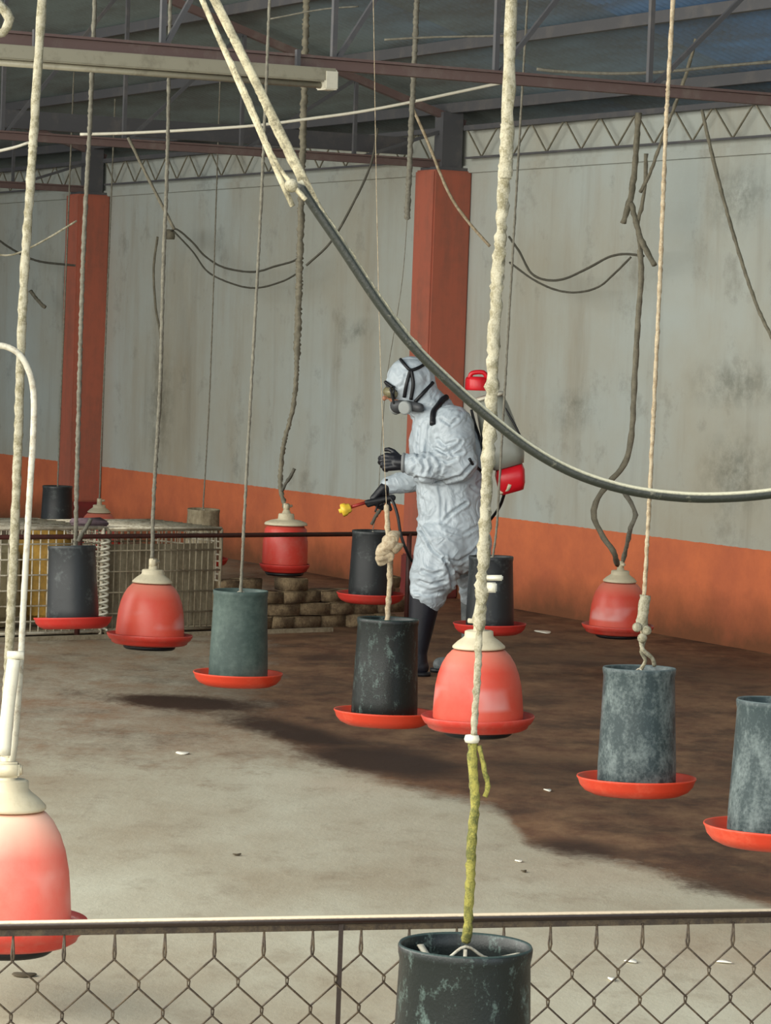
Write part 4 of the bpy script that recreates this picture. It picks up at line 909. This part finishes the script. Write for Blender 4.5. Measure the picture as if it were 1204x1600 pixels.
    glove(w1, Vector((-1, 0.10, 0.0)), Vector((0.0, 0.95, -0.35)), -1, (0.5, 0.62, 0.75, 0.9), 'black glove of the hand held near the chest', True, 0.4)
    w2 = pp(603, 761, Fd - 0.03)
    glove(w2, Vector((-0.55, 0.05, -0.80)), Vector((0.55, -0.55, -0.5)), -1, (0.9, 1.0, 1.05, 1.1), 'black glove gripping the spray handle', None, 0.9)
    # ---- boots
    def boot(ank_top, ank, toe, r0, r1, name_label, mat):
        bm = bmesh.new(); cap(bm, ank_top, ank, r0, r1); heel = Vector((ank.x + 0.03, ank.y, 0.05)); cap(bm, ank, Vector((ank.x + 0.01, ank.y, 0.06)), r1, 0.048)
        cap(bm, Vector((ank.x + 0.02, ank.y, 0.048)), Vector((toe.x, toe.y, 0.042)), 0.046, 0.040)
        b = link('boot', baked('boot', bm, 0.008, 3), mat, t); b['label'] = name_label
        bm = bmesh.new(); n = 26; ring_t, ring_b = [], []
        a = Vector((ank.x + 0.02, ank.y, 0)); b2 = Vector((toe.x, toe.y, 0)); dv = (b2 - a).normalized(); sv = Vector((-dv.y, dv.x, 0))
        for k in range(n):
            an = 2 * math.pi * k / n; c = b2 if math.cos(an) > 0 else a
            q = c + dv * 0.055 * math.cos(an) + sv * 0.050 * math.sin(an)
            ring_b.append(bm.verts.new(q + Vector((0, 0, 0.0)))); ring_t.append(bm.verts.new(q + Vector((0, 0, 0.022))))
        quad_ring(bm, ring_b, ring_t); bm.faces.new(ring_b[::-1]); bm.faces.new(ring_t); link('sole', bm, 'black', b)
    a1 = pp(664, 932, N * 0.6); a2 = pp(652, 1020, N * 0.6); boot(a1, a2, Vector((a2.x - 0.17, a2.y - 0.02, 0)), 0.088, 0.052, 'dark navy-black rubber boot of the front foot', 'boot')
    a1 = pp(735, 925, Fd * 0.7); a2 = pp(734, 1015, Fd * 0.9); boot(a1, a2, Vector((a2.x - 0.16, a2.y - 0.02, 0)), 0.056, 0.045, 'greyish boot of the rear foot', 'boot_grey')
    # ---- backpack sprayer
    lean = 0.26
    sp = thing('backpack_sprayer', 'pale tank backpack sprayer with crimson cap and base on the worker\'s back', 'sprayer', L0)
    ca = pp(764, 620, 0); cb = pp(794, 728, 0)
    ax = (cb - ca).normalized(); sd = Vector((0, 1, 0)); fr = sd.cross(ax).normalized()
    def rbox(bm, a, b, wa, wb, da, db, n=8, seg=32, pw=4.0, bulge=0.0):
        R_ = []
        for i in range(n + 1):
            f = i / n; c = a.lerp(b, f); e = min(1, min(f, 1 - f) * n / 1.0 * 0.5 + 0.86); w = (wa + (wb - wa) * f + bulge * math.sin(math.pi * f)) * e; dd_ = (da + (db - da) * f) * e
            ring = []
            for k in range(seg):
                an = 2 * math.pi * k / seg; ca_, sa_ = math.cos(an), math.sin(an)
                ring.append(bm.verts.new(c + fr * w * math.copysign(abs(ca_) ** (2 / pw), ca_) + sd * dd_ * math.copysign(abs(sa_) ** (2 / pw), sa_)))
            R_.append(ring)
        for p_, q_ in zip(R_, R_[1:]): quad_ring(bm, p_, q_)
        bm.faces.new(R_[0]); bm.faces.new(R_[-1][::-1])
    bm = bmesh.new(); rbox(bm, ca, cb, 0.078, 0.098, 0.15, 0.17, bulge=0.012); link('tank', bm, 'tank', sp)
    bm = bmesh.new(); rbox(bm, ca - ax * 0.012, ca + ax * 0.008, 0.085, 0.085, 0.155, 0.155, 3); o = link('tank_rim', bm, 'white', sp); o['label'] = 'white rim at the top of the tank'
    bm = bmesh.new(); cc = pp(745, 610, -0.02)
    lathe(bm, [(0, 0), (0.062, 0), (0.064, 0.01), (0.064, 0.055), (0.058, 0.07), (0.045, 0.074), (0, 0.074)], 32)
    for v in bm.verts:
        an = math.atan2(v.co.y, v.co.x); rr = math.hypot(v.co.x, v.co.y)
        k = 1 + (0.035 * math.cos(14 * an) if rr > 0.055 else 0); v.co = Vector((v.co.x * k, v.co.y * k, v.co.z)) + cc
    co = link('filler_cap', bm, 'red', sp); co['label'] = 'crimson filler cap'
    bm = bmesh.new(); tube(bm, resample([cc + Vector((-0.045, -0.03, 0.06)), cc + Vector((-0.03, -0.035, 0.092)), cc + Vector((0.03, -0.035, 0.097)), cc + Vector((0.052, -0.03, 0.065))], 0.01), 0.0125, 8); link('cap_handle', bm, 'red', co)
    bm = bmesh.new(); b0 = pp(795, 730, 0); b1 = pp(800, 768, 0)
    rbox(bm, b0 - ax * 0.004, b1, 0.084, 0.070, 0.16, 0.14, 4, pw=6); bo = link('base', bm, 'red', sp); bo['label'] = 'crimson base of the tank'
    bm = bmesh.new(); tube(bm, resample([b1 + Vector((-0.07, -0.1, -0.005)), b1 + Vector((-0.03, -0.13, 0.02)), b1 + Vector((-0.02, -0.14, 0.045))], 0.01), 0.012, 8, 0.1); link('pump_fitting', bm, 'cream', bo)
    strap('shoulder_strap', [(696, 622), (690, 626), (684, 634), (679, 646), (677, 664)], 0.034, sp, off=0.008)
    strap('shoulder_strap', [(736, 640), (741, 660), (747, 685), (752, 705), (755, 722)], 0.015, sp, off=0.008)
    strap('waist_strap', [(732, 717), (738, 724), (745, 732), (751, 738)], 0.016, sp, off=0.008)
    bm = bmesh.new(); tube(bm, resample([pp(781, 624, -0.12), pp(790, 640, -0.14), pp(804, 664, -0.15), pp(812, 680, -0.15)], 0.02), 0.006, 8); o = link('lever_rod', bm, 'black', sp)
    # ---- lance and hose
    h0 = pp(613, 778, Fd - 0.07); h1 = pp(572, 785, Fd - 0.07)
    ln = thing('spray_lance', 'black spray handle with reddish tube and yellow nozzle in the worker\'s hand', 'spray lance', L0)
    bm = bmesh.new(); cap(bm, h0, h1, 0.019, 0.014); cap(bm, pp(600, 781, Fd - 0.07), pp(575, 790, Fd - 0.07), 0.016, 0.011); cap(bm, pp(590, 786, Fd - 0.07), pp(586, 800, Fd - 0.07), 0.008, 0.006); link('grip', baked('grip', bm, 0.006, 2), 'black', ln)
    bm = bmesh.new(); tube(bm, [h1, pp(546, 793, Fd - 0.08)], 0.009, 10); o = link('lance_tube', bm, 'tube_red', ln); o['label'] = 'short dull red tube'
    bm = bmesh.new(); nd = (pp(536, 797, Fd - 0.08) - h1).normalized(); q = Vector((0, 0, 1)).rotation_difference(nd).to_matrix()
    lathe(bm, [(0, 0), (0.018, 0.0), (0.024, 0.008), (0.026, 0.022), (0.033, 0.030), (0.034, 0.05), (0.028, 0.054), (0.012, 0.056), (0.012, 0.068), (0, 0.068)], 20)
    for v in bm.verts:
        an = math.atan2(v.co.y, v.co.x); k = 1 + (0.07 * math.cos(8 * an)); v.co = q @ Vector((v.co.x * k, v.co.y * k, v.co.z)) + pp(548, 793, Fd - 0.08)
    o = link('nozzle', bm, 'yellow', ln); o['label'] = 'yellow nozzle'
    P_ = [pp(609, 776, Fd - 0.07), pp(614, 784, Fd - 0.1), pp(621, 806, Fd - 0.12), pp(626, 835, Fd - 0.12), pp(634, 858, Fd - 0.1), pp(648, 880, Fd - 0.0), pp(680, 885, Fd + 0.12), pp(730, 850, Fd + 0.2), pp(775, 800, Fd + 0.05), pp(790, 765, 0.05)]
    bm = bmesh.new(); tube(bm, resample(P_, 0.015), 0.0085, 10); link('spray_hose', bm, 'black', sp)
person()
